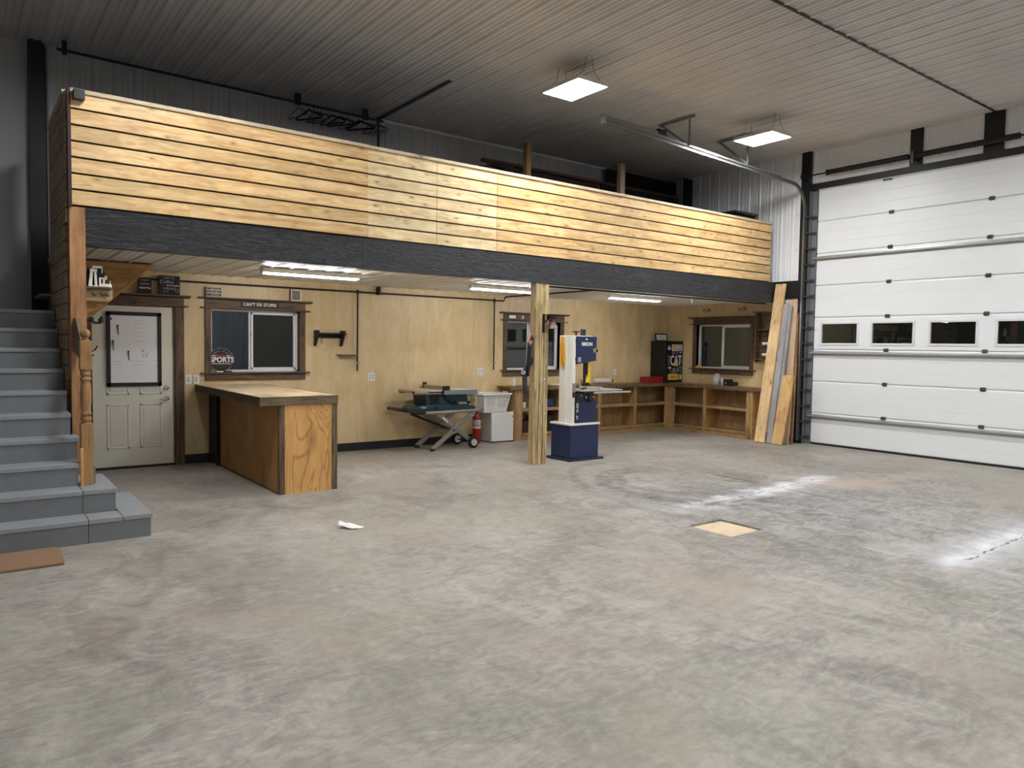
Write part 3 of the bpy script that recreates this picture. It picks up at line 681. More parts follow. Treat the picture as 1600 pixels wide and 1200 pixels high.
# ------------------------------------------------------------ signs on the ledges
def plaque(x0, x1, z0, z1, mat, label, y=YW-.055, t=.02):
    T = thing('sign', ((x0+x1)/2, y, z0), label, 'sign')
    mk('sign_board', MB().box(x0, x1, y, y+t, z0, z1), mat, T, bev=.002); return T
slate = plain('slate_board', rgb(30, 27, 28), .7)
T = plaque(1.755, 1.905, 2.199, 2.40, slate, 'small dark plaque with script writing on the door ledge, left one', YW-.09)
text('I DON\'T', .026, face_y(1.83, YW-.091, 2.365), lett_s, T); text('Sophistic', .036, face_y(1.83, YW-.091, 2.322), lett_s, T, sx=.85); text('I Drink Wine', .030, face_y(1.83, YW-.091, 2.27), lett_w, T, sx=.8, bold=.0006)
T = plaque(1.99, 2.235, 2.199, 2.44, slate, 'larger dark coffee plaque on the door ledge, right one', YW-.098, .032)
text('I JUST LIKE', .030, face_y(2.11, YW-.099, 2.41), lett_s, T, sx=.9); text('Coffee', .060, face_y(2.08, YW-.099, 2.36), lett_s, T); text('and maybe', .034, face_y(2.15, YW-.099, 2.318), lett_w, T); text('3 PEOPLE', .036, face_y(2.11, YW-.099, 2.275), lett_s, T); text('kind of', .022, face_y(2.07, YW-.099, 2.24), lett_s, T)
mb = MB().tube([(2.20+.02*math.cos(a*.785), YW-.100, 2.255+.02*math.sin(a*.785)) for a in range(8)], .003, 6, True); mk('cup_drawing', mb, lett_s, T)
T = plaque(2.57, 2.765, 2.202, 2.335, plain('cream_sign', rgb(206, 198, 180), .6), 'cream block sign with bold black words over the counter window')
mk('sign_side', MB().box(2.566, 2.5695, YW-.055, YW-.03, 2.202, 2.335), dstain_z, T)
for i, s in enumerate(('BEAUTY IS IN THE', 'EYE OF THE', 'BEER HOLDER')): text(s, (.027, .038, .034)[i], face_y(2.668, YW-.056, 2.312-.042*i), inkb, T, sx=(.80, .92, .84)[i], bold=.0016)
T = plaque(3.705, 3.852, 2.202, 2.362, plain('grey_sign', rgb(128, 116, 106), .7), 'small grey square sign with scalloped white border above the window', YW-.058)
mb = MB()
for i in range(11):
    a = 3.712+i*.0133
    for z in (2.209, 2.355): mb.lathe([(0, -.003), (.008, -.002), (.008, 0)], (a, YW-.058, z), 'y', 8)
    for x in (3.712, 3.845): mb.lathe([(0, -.003), (.008, -.002), (.008, 0)], (x, YW-.058, 2.209+i*.0146), 'y', 8)
mk('scalloped_border', mb, ivory, T)
mk('sign_side', MB().box(3.695, 3.7045, YW-.058, YW-.03, 2.202, 2.362), black_pl, T)
T = thing('sign', (3.28, YW-.03, 2.085), 'thin dark strip sign with white capitals on the window header', 'sign')
mk('sign_board', MB().box(3.02, 3.54, YW-.034, YW-.0245, 2.082, 2.165), plain('dark_strip', rgb(44, 28, 22), .6), T)
text("CAN'T FIX STUPID", .060, face_y(3.28, YW-.035, 2.124), lett_w, T, sx=.93, bold=.001)
T = thing('sign', (2.79, YW+.03, 1.20), 'round dark sports sign leaning in the counter window', 'sign')
cx, cz = 2.775, 1.368
mk('sign_disc', MB().lathe([(0, -.006), (.158, -.006), (.162, 0), (.158, .006), (0, .006)], (cx, YW+.045, cz), 'y', 48), plain('sign_black', rgb(38, 30, 34), .4), T)
mk('sign_rim', MB().tube([(cx+.158*math.cos(a*R(7.5)), YW+.039, cz+.158*math.sin(a*R(7.5))) for a in range(48)], .003, 6, True), lett_s, T)
text('SPORTS', .098, face_y(cx+.015, YW+.038, cz-.002), lett_w, T, sx=.92, bold=.003)
mk('sign_bars', MB().box(cx-.13, cx-.055, YW+.036, YW+.039, cz+.052, cz+.060).box(cx+.07, cx+.13, YW+.036, YW+.039, cz+.050, cz+.057).box(cx-.13, cx+.13, YW+.036, YW+.039, cz-.056, cz-.049), lett_w, T)
mk('red_band', MB().box(cx-.05, cx+.065, YW+.0355, YW+.039, cz+.042, cz+.066), red, T)
for i, ch in enumerate('OPPOSIT IN THE'):
    a = R(142-i*8.0)
    if ch != ' ': text(ch, .026, Matrix.Translation((cx+.118*math.cos(a), YW+.038, cz+.118*math.sin(a))) @ Matrix.Rotation(R(90)-a, 4, 'Y') @ Matrix.Rotation(R(90), 4, 'X'), lett_s, T, name='arched_letter')
T = thing('marker_pen', (2.80, YW-.03, 1.20), 'black and white marker lying on the counter window sill', 'marker')
mk('pen_barrel', MB().lathe([(.008, 0), (.009, .004), (.009, .085), (.007, .09)], (2.70, YW-.03, 1.2095), 'x', 12), white_pl, T); mk('pen_cap', MB().lathe([(.010, 0), (.010, .11), (.007, .115)], (2.785, YW-.03, 1.2105), 'x', 12), black_pl, T)

# ------------------------------------------------------------ pipes, wall plates, little shelves
pp = thing('air_pipe', (5, YW-.05, 2.37), 'black air line along the plywood wall with two drops', 'pipe')
mk('pipe_run', MB().tube([(1.88, YW-.05, 2.385), (7.42, YW-.05, 2.385), (7.44, YW-.05, 2.43), (7.44, YW-.08, 2.452), (7.44, 7.96, 2.452)], .013, 10), rust_p, pp)
for x in (4.72, 7.225):
    mk('pipe_drop', MB().tube([(x, YW-.05, 2.385), (x, YW-.05, 1.205)], .012, 10).lathe([(.02, -.03), (.02, .03)], (x, YW-.05, 2.385), 'z', 10), black_s, pp)
    mk('air_coupler', MB().tube([(x-.04, YW-.062, 1.325), (x+.04, YW-.062, 1.325)], .006, 8).lathe([(.017, 0), (.017, .03)], (x, YW-.062, 1.31), 'z', 10), chrome, pp)
mk('pipe_hanger', MB().box(5.045, 5.075, YW-.099, YW, 2.36, 2.48), rust_p, pp)
mk('pipe_hanger', MB().box(2.02, 2.04, YW-.099, YW, 2.36, 2.42), rust_p, pp)
pq = thing('air_pipe', (9, 7.93, 2.43), 'black air line under the loft beam edge', 'pipe')
mk('pipe_run', MB().tube([(6.45, 7.93, 2.448), (11.6, 7.93, 2.448)], .013, 10), rust_p, pq)
mk('hose_end', MB().tube([(9.52, 7.93, 2.448), (9.55, 7.925, 2.44), (9.57, 7.92, 2.41)], .008, 8).lathe([(.011, -.05), (.014, -.04), (.014, 0), (.010, .01)], (9.572, 7.92, 2.41), 'z', 10), pvc, pq, label='white hose end')
def plate(x, z, kind, label, X=False):
    T = thing('wall_outlet' if kind != 'switch' else 'light_switch', (x, YW-.01, z-.06), label, 'wall outlet' if kind != 'switch' else 'light switch')
    w2 = .058 if kind == 'quad' else .038
    mk('cover_plate', MB().box(x-w2, x+w2, YW-.007, YW, z-.06, z+.06), white_pl, T, bev=.002)
    if kind == 'switch': mk('rocker', MB().box(x-.016, x+.016, YW-.011, YW-.007, z-.032, z+.032), plain('rocker_grey', rgb(190, 190, 186), .4), T, bev=.002)
    else:
        for sx in ((-.024, .024) if kind == 'quad' else (0,)):
            for sz in (-.02, .02): mk('socket', MB().lathe([(.015, -.002), (.016, 0)], (x+sx, YW-.007, z+sz), 'y', 14), plain('socket_grey', rgb(186, 186, 182), .4), T)
    return T
plate(2.352, 1.11, 'switch', 'white light switch next to the door casing'); plate(2.452, 1.11, 'switch', 'white light switch nearer the counter window')
plate(4.975, 1.112, 'quad', 'white outlet plate on plywood left of the table saw'); plate(6.985, 1.174, 'quad', 'white outlet plate above the laundry basket')
plate(10.15, 1.147, 'duo', 'white outlet above the corner bench behind the band saw')
T = thing('wall_shelf', (4.29, YW-.06, 1.57), 'black wall shelf with two angled side brackets', 'shelf')
mk('shelf_board', MB().box(4.10, 4.52, YW-.13, YW-.001, 1.745, 1.765), blackw, T)
for x in (4.06, 4.46): mk('bracket', MB().prism([(YW-.001, 1.80), (YW-.15, 1.80), (YW-.15, 1.75), (YW-.02, 1.57), (YW-.001, 1.57)], 'x', x, x+.03), blackw, T)
mk('back_rail', MB().box(4.09, 4.46, YW-.02, YW-.001, 1.69, 1.745), blackw, T)
mk('twine_bundle', MB().tube([(4.13, YW-.06, 1.70), (4.15, YW-.07, 1.66), (4.13, YW-.06, 1.63), (4.16, YW-.07, 1.66), (4.18, YW-.06, 1.62), (4.14, YW-.06, 1.61)], .004, 6).tube([(4.10, YW-.16, 1.72), (4.12, YW-.16, 1.65), (4.14, YW-.16, 1.69)], .003, 6), plain('green_twine', rgb(70, 110, 76), .8), label='bit of green twine hanging from the black wall shelf', cat='twine')
mk('floating_shelf', MB().prism([(4.40, 1.452), (4.70, 1.452), (4.70, 1.436), (4.62, 1.425), (4.46, 1.428)], 'y', YW-.10, YW-.001), dstain, label='small dark floating shelf left of the air pipe drop', cat='shelf')
# stickers above window three
for y, l in ((9.28, 'small black and white sticker pair above the right wall window, left one'), (8.47, 'small black and white sticker pair above the right wall window, right one')):
    T = thing('wall_sticker', (XW-.004, y, 2.33), l, 'sticker')
    mk('sticker_sheet', MB().box(XW-.003, XW-.0005, y-.10, y+.10, 2.335, 2.41), plain('sticker_cream', rgb(190, 176, 150), .6), T)
    mb = MB()
    for a, b, c, e in ((.07, .05, 2.34, 2.352), (.09, .07, 2.37, 2.395), (.04, .02, 2.36, 2.385), (-.01, -.04, 2.34, 2.35), (-.03, -.075, 2.372, 2.40), (-.055, -.09, 2.342, 2.352)): mb.box(XW-.0045, XW-.003, y+b, y+a, c, e)
    mk('sticker_marks', mb, inkb, T)
# stickers on window two header
for x0, x1, l in ((7.56, 7.70, 'white label strip on the header of the window behind the post'), (7.84, 7.875, 'narrow white tag on the header left of the post')):
    mk('header_tag', MB().box(x0, x1, YW-.026, YW-.0245, 2.095, 2.15), white_pl, label=l, cat='label')

# ------------------------------------------------------------ staircase
st = thing('staircase', (-.2, 7.6, 0), 'grey painted wooden staircase with wraparound bottom steps', 'stairs')
XR = .752
for k in range(10):
    y0 = 6.55+.25*k; z1 = .19*(k+1)
    xr = {0: 1.22, 1: 1.0}.get(k, .768 if k == 2 else .79 if k == 3 else XR-.003)
    last = k == 9
    y1 = YW-.125 if last else y0+.27
    if k < 2:
        split = (.76, .75)[k]
        yb = 7.62
        mk('riser', MB().box(XL+.01, split-.002, y0+.012, y0+.032, 0 if k == 0 else z1-.19, z1-.038), grey_paint, st)
        mk('riser', MB().box(split+.002, xr-.012, y0+.012, y0+.032, 0 if k == 0 else z1-.19, z1-.038), grey_paint, st)
        mk('side_riser', MB().box(xr-.03, xr-.012, y0+.032, yb, 0 if k == 0 else z1-.19, z1-.038), grey_paint, st)
        mk('tread', MB().box(XL+.01, split-.002, y0, y1, z1-.038, z1), tread_paint, st, bev=.004)
        if k == 0:
            mk('tread', MB().prism([(split+.002, y0), (1.0, y0), (1.0, 6.80), (split+.002, 6.80)], 'z', z1-.038, z1), tread_paint, st, bev=.004)
            mk('tread', MB().prism([(1.004, y0), (xr, y0), (xr, yb), (1.004, yb)], 'z', z1-.038, z1), tread_paint, st, bev=.004)
        else:
            mk('tread', MB().prism([(split+.002, y0), (xr, y0), (xr, yb), (split+.002, yb)], 'z', z1-.038, z1), tread_paint, st, bev=.004)
    else:
        mk('riser', MB().box(XL+.01, xr-.004 if k > 3 else xr-.02, y0+.012, y0+.032, z1-.19, z1-.038), grey_paint, st)
        mk('tread', MB().box(XL+.01, xr, y0, y1 if not last else YW-.125, z1-.038, z1), tread_paint, st, bev=.004)
mk('skirt_board', MB().box(.862, .880, 7.10, 7.24, .381, .52), plain('grey_skirt', rgb(120, 120, 120), .5), st)
mk('raw_wood_strip', MB().box(.764, .786, 7.035, 7.048, .381, .70), raww, st, label='unpainted yellow wood strip')
# newel post
nw = thing('newel_post', (.815, 7.095, .38), 'turned wooden newel post with ball cap at the stair foot', 'newel post')
nx, ny, hw = .815, 7.095, .044
mk('lower_block', MB().box(nx-hw, nx+hw, ny-hw, ny+hw, .381, .90), newelw, nw, bev=.003)
mk('turned_shaft', MB().lathe([(.043, .895), (.043, .905), (.030, .915), (.041, .925), (.043, .94), (.041, .955), (.030, .962), (.040, .975), (.042, .985), (.038, .995), (.033, 1.01), (.040, 1.08), (.042, 1.15), (.038, 1.22), (.032, 1.255), (.040, 1.265), (.043, 1.278), (.040, 1.29), (.031, 1.298), (.041, 1.31), (.042, 1.325), (.036, 1.335), (.044, 1.35), (.044, 1.36)], (nx, ny, 0), 'z', 28), newelw, nw)
mk('upper_block', MB().box(nx-hw, nx+hw, ny-hw, ny+hw, 1.355, 1.60), newelw, nw, bev=.005)
mk('ball_cap', MB().lathe([(.030, 1.598), (.032, 1.606), (.024, 1.612), (.022, 1.622), (.034, 1.634), (.040, 1.652), (.038, 1.672), (.028, 1.688), (.012, 1.697), (0, 1.699)], (nx, ny, 0), 'z', 28), newelw, nw)
mk('handrail', MB().prism([(7.14, 1.40), (7.14, 1.53), (7.60, 1.80), (7.735, 1.80), (7.735, 1.50)], 'x', .800, .838), plain('worn_handrail', rgb(128, 104, 84), .6), label='short worn handrail board from newel to timber post', cat='handrail', bev=.002)
# coir doormat
mb = MB(); n = 14
mb.prism([(-.22, 6.03)]+[(.547, 6.03), (.556, 6.10), (.558, 6.40), (.548, 6.50), (.53, 6.515), (-.22, 6.515)], 'z', .001, .022)
mk('doormat', mb, mat_coir, label='brown coir doormat in front of the grey steps', cat='doormat', bev=.006)

# ------------------------------------------------------------ little things on the stair post: shelf, lamp-like press, hooks
sh = thing('corner_shelf', (1.0, 8.0, 1.9), 'small wooden ledge with hooks beside the timber post', 'shelf')
mk('shelf_top', MB().prism([(.906, 7.80), (1.10, 7.80), (1.145, 7.90), (1.145, 8.16), (.906, 8.16)], 'z', 2.085, 2.103), dstain, sh)
mk('hook_rail', MB().prism([(.906, 1.975), (1.10, 1.965), (1.135, 1.99), (1.135, 2.083), (.906, 2.083)], 'y', 7.86, 7.88), wood('hook_board', rgb(196, 168, 130), rgb(146, 116, 80), 'x', .8), sh)
for x in (.97, 1.04, 1.08): mk('coat_hook', MB().tube([(x, 7.858, 2.045), (x-.004, 7.835, 2.04), (x, 7.82, 2.025), (x+.012, 7.825, 2.015), (x+.02, 7.82, 2.03)], .005, 8), black_s, sh)
mk('bracket', MB().prism([(.906, 1.95), (1.12, 1.95), (1.08, 1.925), (.906, 1.84)], 'y', 8.0, 8.03), ply_dk, sh)
pr = thing('reloading_press', (1.03, 7.98, 2.105), 'white bench press machine standing on the small ledge', 'machine')
mk('press_frame', MB().prism([(.945, 2.105), (.975, 2.105), (.985, 2.27), (.963, 2.27)], 'y', 7.93, 7.96).prism([(1.00, 2.105), (1.02, 2.105), (1.012, 2.27), (.993, 2.27)], 'y', 7.93, 7.96).box(.958, 1.018, 7.925, 7.965, 2.25, 2.275).box(.945, 1.03, 7.925, 7.965, 2.105, 2.118), ivory, pr)
mk('press_arm', MB().box(.98, 1.065, 7.94, 7.965, 2.285, 2.305).tube([(.985, 7.95, 2.27), (.985, 7.95, 2.295)], .008, 8).tube([(1.06, 7.95, 2.30), (1.062, 7.95, 2.24)], .005, 8), ivory, pr)
mk('press_base', MB().box(1.035, 1.115, 7.92, 7.97, 2.105, 2.14).box(1.035, 1.05, 7.93, 7.96, 2.14, 2.185).box(1.035, 1.09, 7.93, 7.96, 2.185, 2.197).tube([(1.075, 7.945, 2.14), (1.075, 7.945, 2.19)], .009, 8).box(1.08, 1.10, 7.93, 7.96, 2.18, 2.215), ivory, pr)
mk('press_lever', MB().tube([(1.128, 7.95, 2.106), (1.13, 7.95, 2.175)], .004, 8).lathe([(.014, 0), (.014, .02), (.007, .035)], (1.128, 7.95, 2.106), 'z', 10), ivory, pr)
mk('dark_housing', MB().prism([(.925, 2.105), (1.105, 2.105), (1.09, 2.25), (1.06, 2.29), (.95, 2.28)], 'y', 7.985, 8.06), blackw, pr)
T = thing('pipe_hook', (1.0, 7.95, 1.76), 'black iron pipe elbow hook beside the timber post', 'hook')
mk('pipe_elbow', MB().tube([(.906, 7.93, 1.80), (.96, 7.93, 1.80), (.975, 7.93, 1.785), (.985, 7.93, 1.77), (1.04, 7.93, 1.77), (1.05, 7.93, 1.785), (1.05, 7.93, 1.83)], .014, 10), black_s, T)
for p in ((.965, 7.93, 1.80), (1.045, 7.93, 1.79)): mk('pipe_fitting', MB().lathe([(.014, -.022), (.022, -.018), (.022, .018), (.014, .022)], p, 'z', 12), black_s, T)
mk('wall_flange', MB().lathe([(.034, 0), (.034, .008), (.018, .02)], (.906, 7.93, 1.80), 'x', 16), black_s, T)
mk('coat_hook', MB().tube([(.906, 7.86, 1.49), (.95, 7.86, 1.495), (.985, 7.86, 1.515), (1.0, 7.86, 1.545)], .006, 8).tube([(.906, 7.86, 1.455), (.95, 7.86, 1.45), (.975, 7.86, 1.47)], .006, 8).lathe([(0, -.008), (.009, 0), (0, .008)], (1.0, 7.86, 1.547), 'z', 8).box(.905, .911, 7.845, 7.875, 1.42, 1.53), black_s, label='black double coat hook on the timber post', cat='hook')
T = thing('camera_box', (.86, 7.69, 3.75), 'small black security light box at the railing end top', 'light fixture')
mk('fixture_box', MB().box(.815, .905, 7.64, 7.718, 3.745, 3.83), black_pl, T, bev=.004)

# ------------------------------------------------------------ plywood counter
ct = thing('counter', (2.9, 8.9, 0), 'plywood bar counter with fir plywood end panel under the window', 'counter')
zt = 1.04
mk('countertop', MB().box(2.445, 3.28, 7.612, YW-.002, zt-.022, zt), ply_top, ct)
mk('front_edge_band', MB().box(2.435, 3.292, 7.598, 7.612, zt-.09, zt+.001), weather_x, ct)
mk('side_edge_band', MB().box(2.432, 2.445, 7.612, YW-.002, zt-.09, zt+.001), weather_y, ct); mk('side_edge_band', MB().box(3.28, 3.292, 7.612, YW-.002, zt-.09, zt+.001), weather_y, ct)
mk('end_panel', MB().box(2.695, 3.23, 7.618, 7.634, .0, zt-.024), ply_fir, ct)
mk('corner_board', MB().box(2.665, 2.699, 7.606, 7.634, 0, zt-.091), weather, ct, bev=.002); mk('corner_board', MB().box(3.228, 3.286, 7.606, 7.634, 0, zt-.091), weather, ct, bev=.002)
mk('corner_board', MB().box(2.64, 2.664, 7.606, 7.66, 0, zt-.024), dstain_z, ct)
mk('side_panel', MB().box(2.648, 2.664, 7.66, 9.86, .0, zt-.024), ply_dk, ct); mk('side_panel', MB().box(3.262, 3.278, 7.634, 9.86, .0, zt-.024), ply_dk, ct)
mk('rear_support', MB().box(2.60, 2.70, 9.87, 10.22, 0.002, zt-.024), blackw, ct, label='black rear support board')  # black panel put in for the dark opening between counter and wall
mk('kick_strip', MB().box(2.636, 2.648, 7.66, 9.86, 0, .012), dstain, ct)
mk('floor_scrap', MB().box(2.50, 2.64, 9.90, 10.0, .001, .022), cardb, label='little scrap block on the floor behind the counter', cat='scrap')

# ------------------------------------------------------------ corner bench with open shelves
bn = thing('corner_bench', (9.5, 10.0, 0), 'long L-shaped workbench with open wooden shelves in the corner', 'workbench')
fy, fx, zt = 9.88, 11.30, .935
mk('bench_top', MB().prism([(7.33, fy-.03), (fx-.03, fy-.03), (fx-.03, 7.72), (XW-.002, 7.72), (XW-.002, YW-.002), (7.33, YW-.002)], 'z', zt-.018, zt), bench_t, bn)
mk('front_edge_band', MB().box(7.33, fx-.045, fy-.045, fy-.03, zt-.062, zt+.001).box(fx-.045, fx-.03, 7.72, fy-.03, zt-.062, zt+.001), weather_x, bn)
mk('base_plinth', MB().box(7.46, fx, fy+.02, fy+.04, 0, .09).box(fx+.02, fx+.04, 7.94, fy+.02, 0, .09), cab, bn)
mk('back_panel', MB().box(7.46, XW-.022, YW-.018, YW-.004, .09, zt-.02).box(XW-.018, XW-.004, 7.94, YW-.02, .09, zt-.02), cab_z, bn)
mb = MB(); 
for z in (.09, .53): mb = MB().prism([(7.46, fy+.018), (fx+.018, fy+.018), (fx+.018, 7.95), (XW-.02, 7.95), (XW-.02, YW-.02), (7.46, YW-.02)], 'z', z, z+.018); mk('shelf_board', mb, cab, bn)
# face frame: back row
for x0, x1 in ((7.45, 7.61), (8.44, 8.52), (9.38, 9.46), (10.32, 10.40), (11.20, 11.30)):
    mk('stile', MB().box(x0, x1, fy, fy+.018, 0, zt-.02), cab_z, bn)
for x0, x1 in ((7.61, 8.44), (8.52, 9.38), (9.46, 10.32), (10.40, 11.20)):
    for z0, z1 in ((.0, .05), (.09, .13), (.50, .555), (.86, .90)): mk('face_rail', MB().box(x0, x1, fy, fy+.018, z0, z1), cab, bn)
for y0, y1 in ((9.72, 9.88), (8.94, 9.02), (7.94, 8.05)):
    mk('stile', MB().box(fx, fx+.018, y0, y1, 0, zt-.02), cab_z, bn)
for y0, y1 in ((9.02, 9.72), (8.05, 8.94)):
    for z0, z1 in ((.0, .05), (.09, .13), (.50, .555), (.86, .90)): mk('face_rail', MB().box(fx, fx+.018, y0, y1, z0, z1), cab, bn)
mk('divider', MB().box(7.44, 7.458, fy+.0, YW-.004, 0, zt-.02), ply_dk, bn)
for x in (8.47, 9.41, 10.35): mk('divider', MB().box(x, x+.018, fy+.02, YW-.02, .108, zt-.02), ply_dk, bn)
mk('divider', MB().box(fx+.02, XW-.02, 8.97, 8.988, .108, zt-.02), ply_dk, bn); mk('divider', MB().box(fx+.0, XW-.004, 7.922, 7.94, 0, zt-.02), ply_fir, bn)

# bench contents
T = thing('toolbox', (11.4, 9.9, zt), 'tall black tool cabinet covered in stickers on the corner bench', 'tool cabinet')
tx0, tx1, ty0, ty1, tz0, tz1 = 11.14, 11.66, 9.845, 10.23, zt+.002, 1.765
cbd = mk('cabinet_body', MB().box(tx0, tx1, ty0, ty1, tz0, tz1), plain('black_enamel', rgb(14, 14, 16), .35), T, bev=.006)
stk = lambda x0, x1, z0, z1, mat, nm='sticker', d=.0015, lab=None: mk(nm, MB().box(x0, x1, ty0-d, ty0, z0, z1), mat, cbd, smooth=False, label=lab)
s_wh = plain('sticker_white', rgb(206, 200, 196), .5); s_yl = plain('sticker_yellow', rgb(222, 186, 70), .5); s_gy = plain('sticker_grey', rgb(96, 94, 94), .5)
stk(11.33, 11.64, 1.57, 1.70, s_wh); stk(11.35, 11.46, 1.60, 1.68, s_yl, d=.002); stk(11.48, 11.62, 1.60, 1.612, plain('sticker_maroon', rgb(120, 50, 50), .5), d=.002)
stk(11.235, 11.545, .99, 1.11, s_yl); text('Allparts', .07, face_y(11.40, ty0-.002, 1.05), red, cbd, sx=.9); stk(11.57, 11.64, .995, 1.10, s_wh)
text('CAT', .27, face_y(11.455, ty0-.0015, 1.37), lett_w, cbd, sx=.62, bold=.004)
mk('yellow_triangle', MB().prism([(11.385, 1.265), (11.525, 1.265), (11.455, 1.355)], 'y', ty0-.004, ty0-.002), s_yl, cbd)
for x0, x1, z0, z1, m_ in ((11.21, 11.30, 1.59, 1.64, s_wh), (11.22, 11.29, 1.65, 1.67, s_wh), (11.215, 11.295, 1.452, 1.465, s_wh), (11.22, 11.29, 1.33, 1.43, s_gy), (11.23, 11.28, 1.28, 1.32, s_gy), (11.235, 11.32, 1.215, 1.25, s_wh), (11.28, 11.33, 1.14, 1.20, s_gy), (11.58, 11.65, 1.33, 1.42, s_gy), (11.60, 11.64, 1.22, 1.245, s_wh), (11.45, 11.50, 1.49, 1.56, s_gy), (11.56, 11.62, 1.525, 1.545, s_wh), (11.35, 11.47, 1.13, 1.14, s_wh), (11.57, 11.62, 1.14, 1.19, plain('sticker_green', rgb(90, 130, 116), .5))): stk(x0, x1, z0, z1, m_)
mk('ring_sticker', MB().tube([(11.37+.03*math.cos(a*.6283), ty0-.002, 1.53+.026*math.sin(a*.6283)) for a in range(10)], .004, 6, True), s_wh, cbd)
mk('slash_sticker', MB().bar((11.49, ty0-.002, 1.15), (11.55, ty0-.002, 1.24), .02, .003, (0, 1, 0)).bar((11.36, ty0-.002, 1.16), (11.45, ty0-.002, 1.22), .012, .003, (0, 1, 0)).bar((11.36, ty0-.002, 1.22), (11.45, ty0-.002, 1.16), .012, .003, (0, 1, 0)), s_wh, cbd)
T = thing('toolbox', (10.9, 9.97, zt), 'flat red metal box on the corner bench beside the black cabinet', 'toolbox')
mk('box_body', MB().box(10.68, 11.125, 9.87, 10.08, zt+.001, zt+.095), red, T, bev=.004); mk('box_lid', MB().box(10.675, 11.13, 9.865, 10.085, zt+.096, zt+.118), red, T, bev=.004)
T = thing('framed_note', (11.3, 10.12, 1.766), 'small framed paper leaning on top of the black tool cabinet', 'picture frame')
Mx = Matrix.Translation((11.31, 10.10, 1.767)) @ Matrix.Rotation(R(-8), 4, 'X')
mk('frame', MB(Mx).box(-.17, .17, 0, .015, 0, .15), black_pl, T); mk('note_sheet', MB(Mx).box(-.145, .145, -.002, 0, .015, .125), wboard, T); mk('note_text', MB(Mx).box(-.11, .08, -.003, -.002, .095, .10).box(-.11, .10, -.003, -.002, .075, .08).box(-.11, .06, -.003, -.002, .055, .06), ink, T)
# little things on the bench under window three
T = thing('plastic_bag', (11.5, 8.86, zt), 'crumpled clear plastic bag standing on the bench under the window', 'bag')
rr = random.Random(5); rows = []
for i in range(7):
    h = i/6; rad = .085*(1-.35*h)*(1+.25*math.sin(h*5)); rows.append([(11.50+rad*math.cos(a*.5236)*(1+rr.uniform(-.3, .3)), 8.86+rad*math.sin(a*.5236)*(1+rr.uniform(-.3, .3)), zt+.002+h*.21+rr.uniform(0, .01)) for a in range(13)])
for r in rows: r[-1] = r[0]
mk('bag_film', MB().grid(rows), clear_p, T)
mk('spray_can', MB().lathe([(.032, 0), (.033, .005), (.033, .115), (.024, .13), (.024, .15)], (11.46, 8.71, zt), 'z', 18), plain('grey_can', rgb(178, 178, 182), .3, .3), label='short grey can beside black tool boxes on the bench', cat='can')
T = thing('tool_case', (11.5, 8.55, zt), 'two black tool batteries stacked on the bench under the window', 'tool case')
mk('case_lower', MB().box(11.44, 11.56, 8.42, 8.665, zt+.001, zt+.075), black_pl, T, bev=.006); mk('case_upper', MB().box(11.45, 11.55, 8.53, 8.67, zt+.076, zt+.12), black_pl, T, bev=.006); mk('case_badge', MB().box(11.437, 11.44, 8.60, 8.63, zt+.035, zt+.06), lett_s, T)
mk('rope_coil', MB().tube([(8.80+.045*math.cos(a*.6)*(1+.1*math.sin(a*2.1)), YW-.06+.02*math.sin(a*1.3), 1.245+.04*math.sin(a*.6)) for a in range(30)], .006, 6), ivory, label='small white rope coil hanging at the window sill end behind the band saw', cat='rope')
mk('wood_scraps', MB().box(XW-.05, XW-.01, 9.33, 9.50, 1.241, 1.272).box(XW-.045, XW-.012, 9.36, 9.47, 1.273, 1.295), lum_c, label='little wood block pile on the right window sill', cat='wood scraps')
T = thing('bottle_pack', (9.66, 10.05, zt), 'clear wrapped bottle lying on the back bench beside the band saw', 'bottle')
mk('bottle_body', MB().lathe([(.02, -.25), (.045, -.22), (.050, -.1), (.048, .1), (.042, .17), (.022, .21)], (9.66, 10.05, zt+.052), 'x', 16), clear_p, T); mk('bottle_cap', MB().lathe([(.024, .205), (.026, .215), (.026, .24), (.01, .245)], (9.66, 10.05, zt+.052), 'x', 14), black_pl, T)
mk('rag', MB().lathe([(.11, 0), (.10, .012), (.05, .026), (0, .03)], (8.45, 10.0, zt+.0005), 'z', 14), ivory, label='small white rag lying on the bench right of the post', cat='rag')
mk('glue_bottle', MB().lathe([(.028, 0), (.030, .01), (.030, .085), (.014, .105), (.012, .125), (.006, .15)], (7.52, 10.02, zt), 'z', 14), ivory, label='small cream glue bottle on the bench end above the fridge', cat='bottle')
T = thing('tool_case', (8.2, 10.05, .55), 'blue power tool case on the middle shelf right of the post', 'tool case')
mk('case_body', MB().box(8.08, 8.40, 9.98, 10.2, .549, .70), bottle_b, T, bev=.01)
mk('case_knobs', MB().lathe([(.02, 0), (.02, .06)], (8.14, 10.05, .70), 'z', 12).lathe([(.025, 0), (.02, .05)], (8.24, 10.05, .70), 'z', 12).lathe([(.02, 0), (.02, .07)], (8.34, 10.05, .70), 'z', 12), black_pl, T)
T = thing('storage_bin', (8.2, 10.05, .11), 'dark bin on the bottom shelf right of the post', 'bin')
mk('bin_body', MB().box(7.95, 8.40, 9.95, 10.2, .109, .38), black_pl, T, bev=.01); mk('bin_lid', MB().box(7.94, 8.41, 9.94, 10.21, .381, .40), black_pl, T)
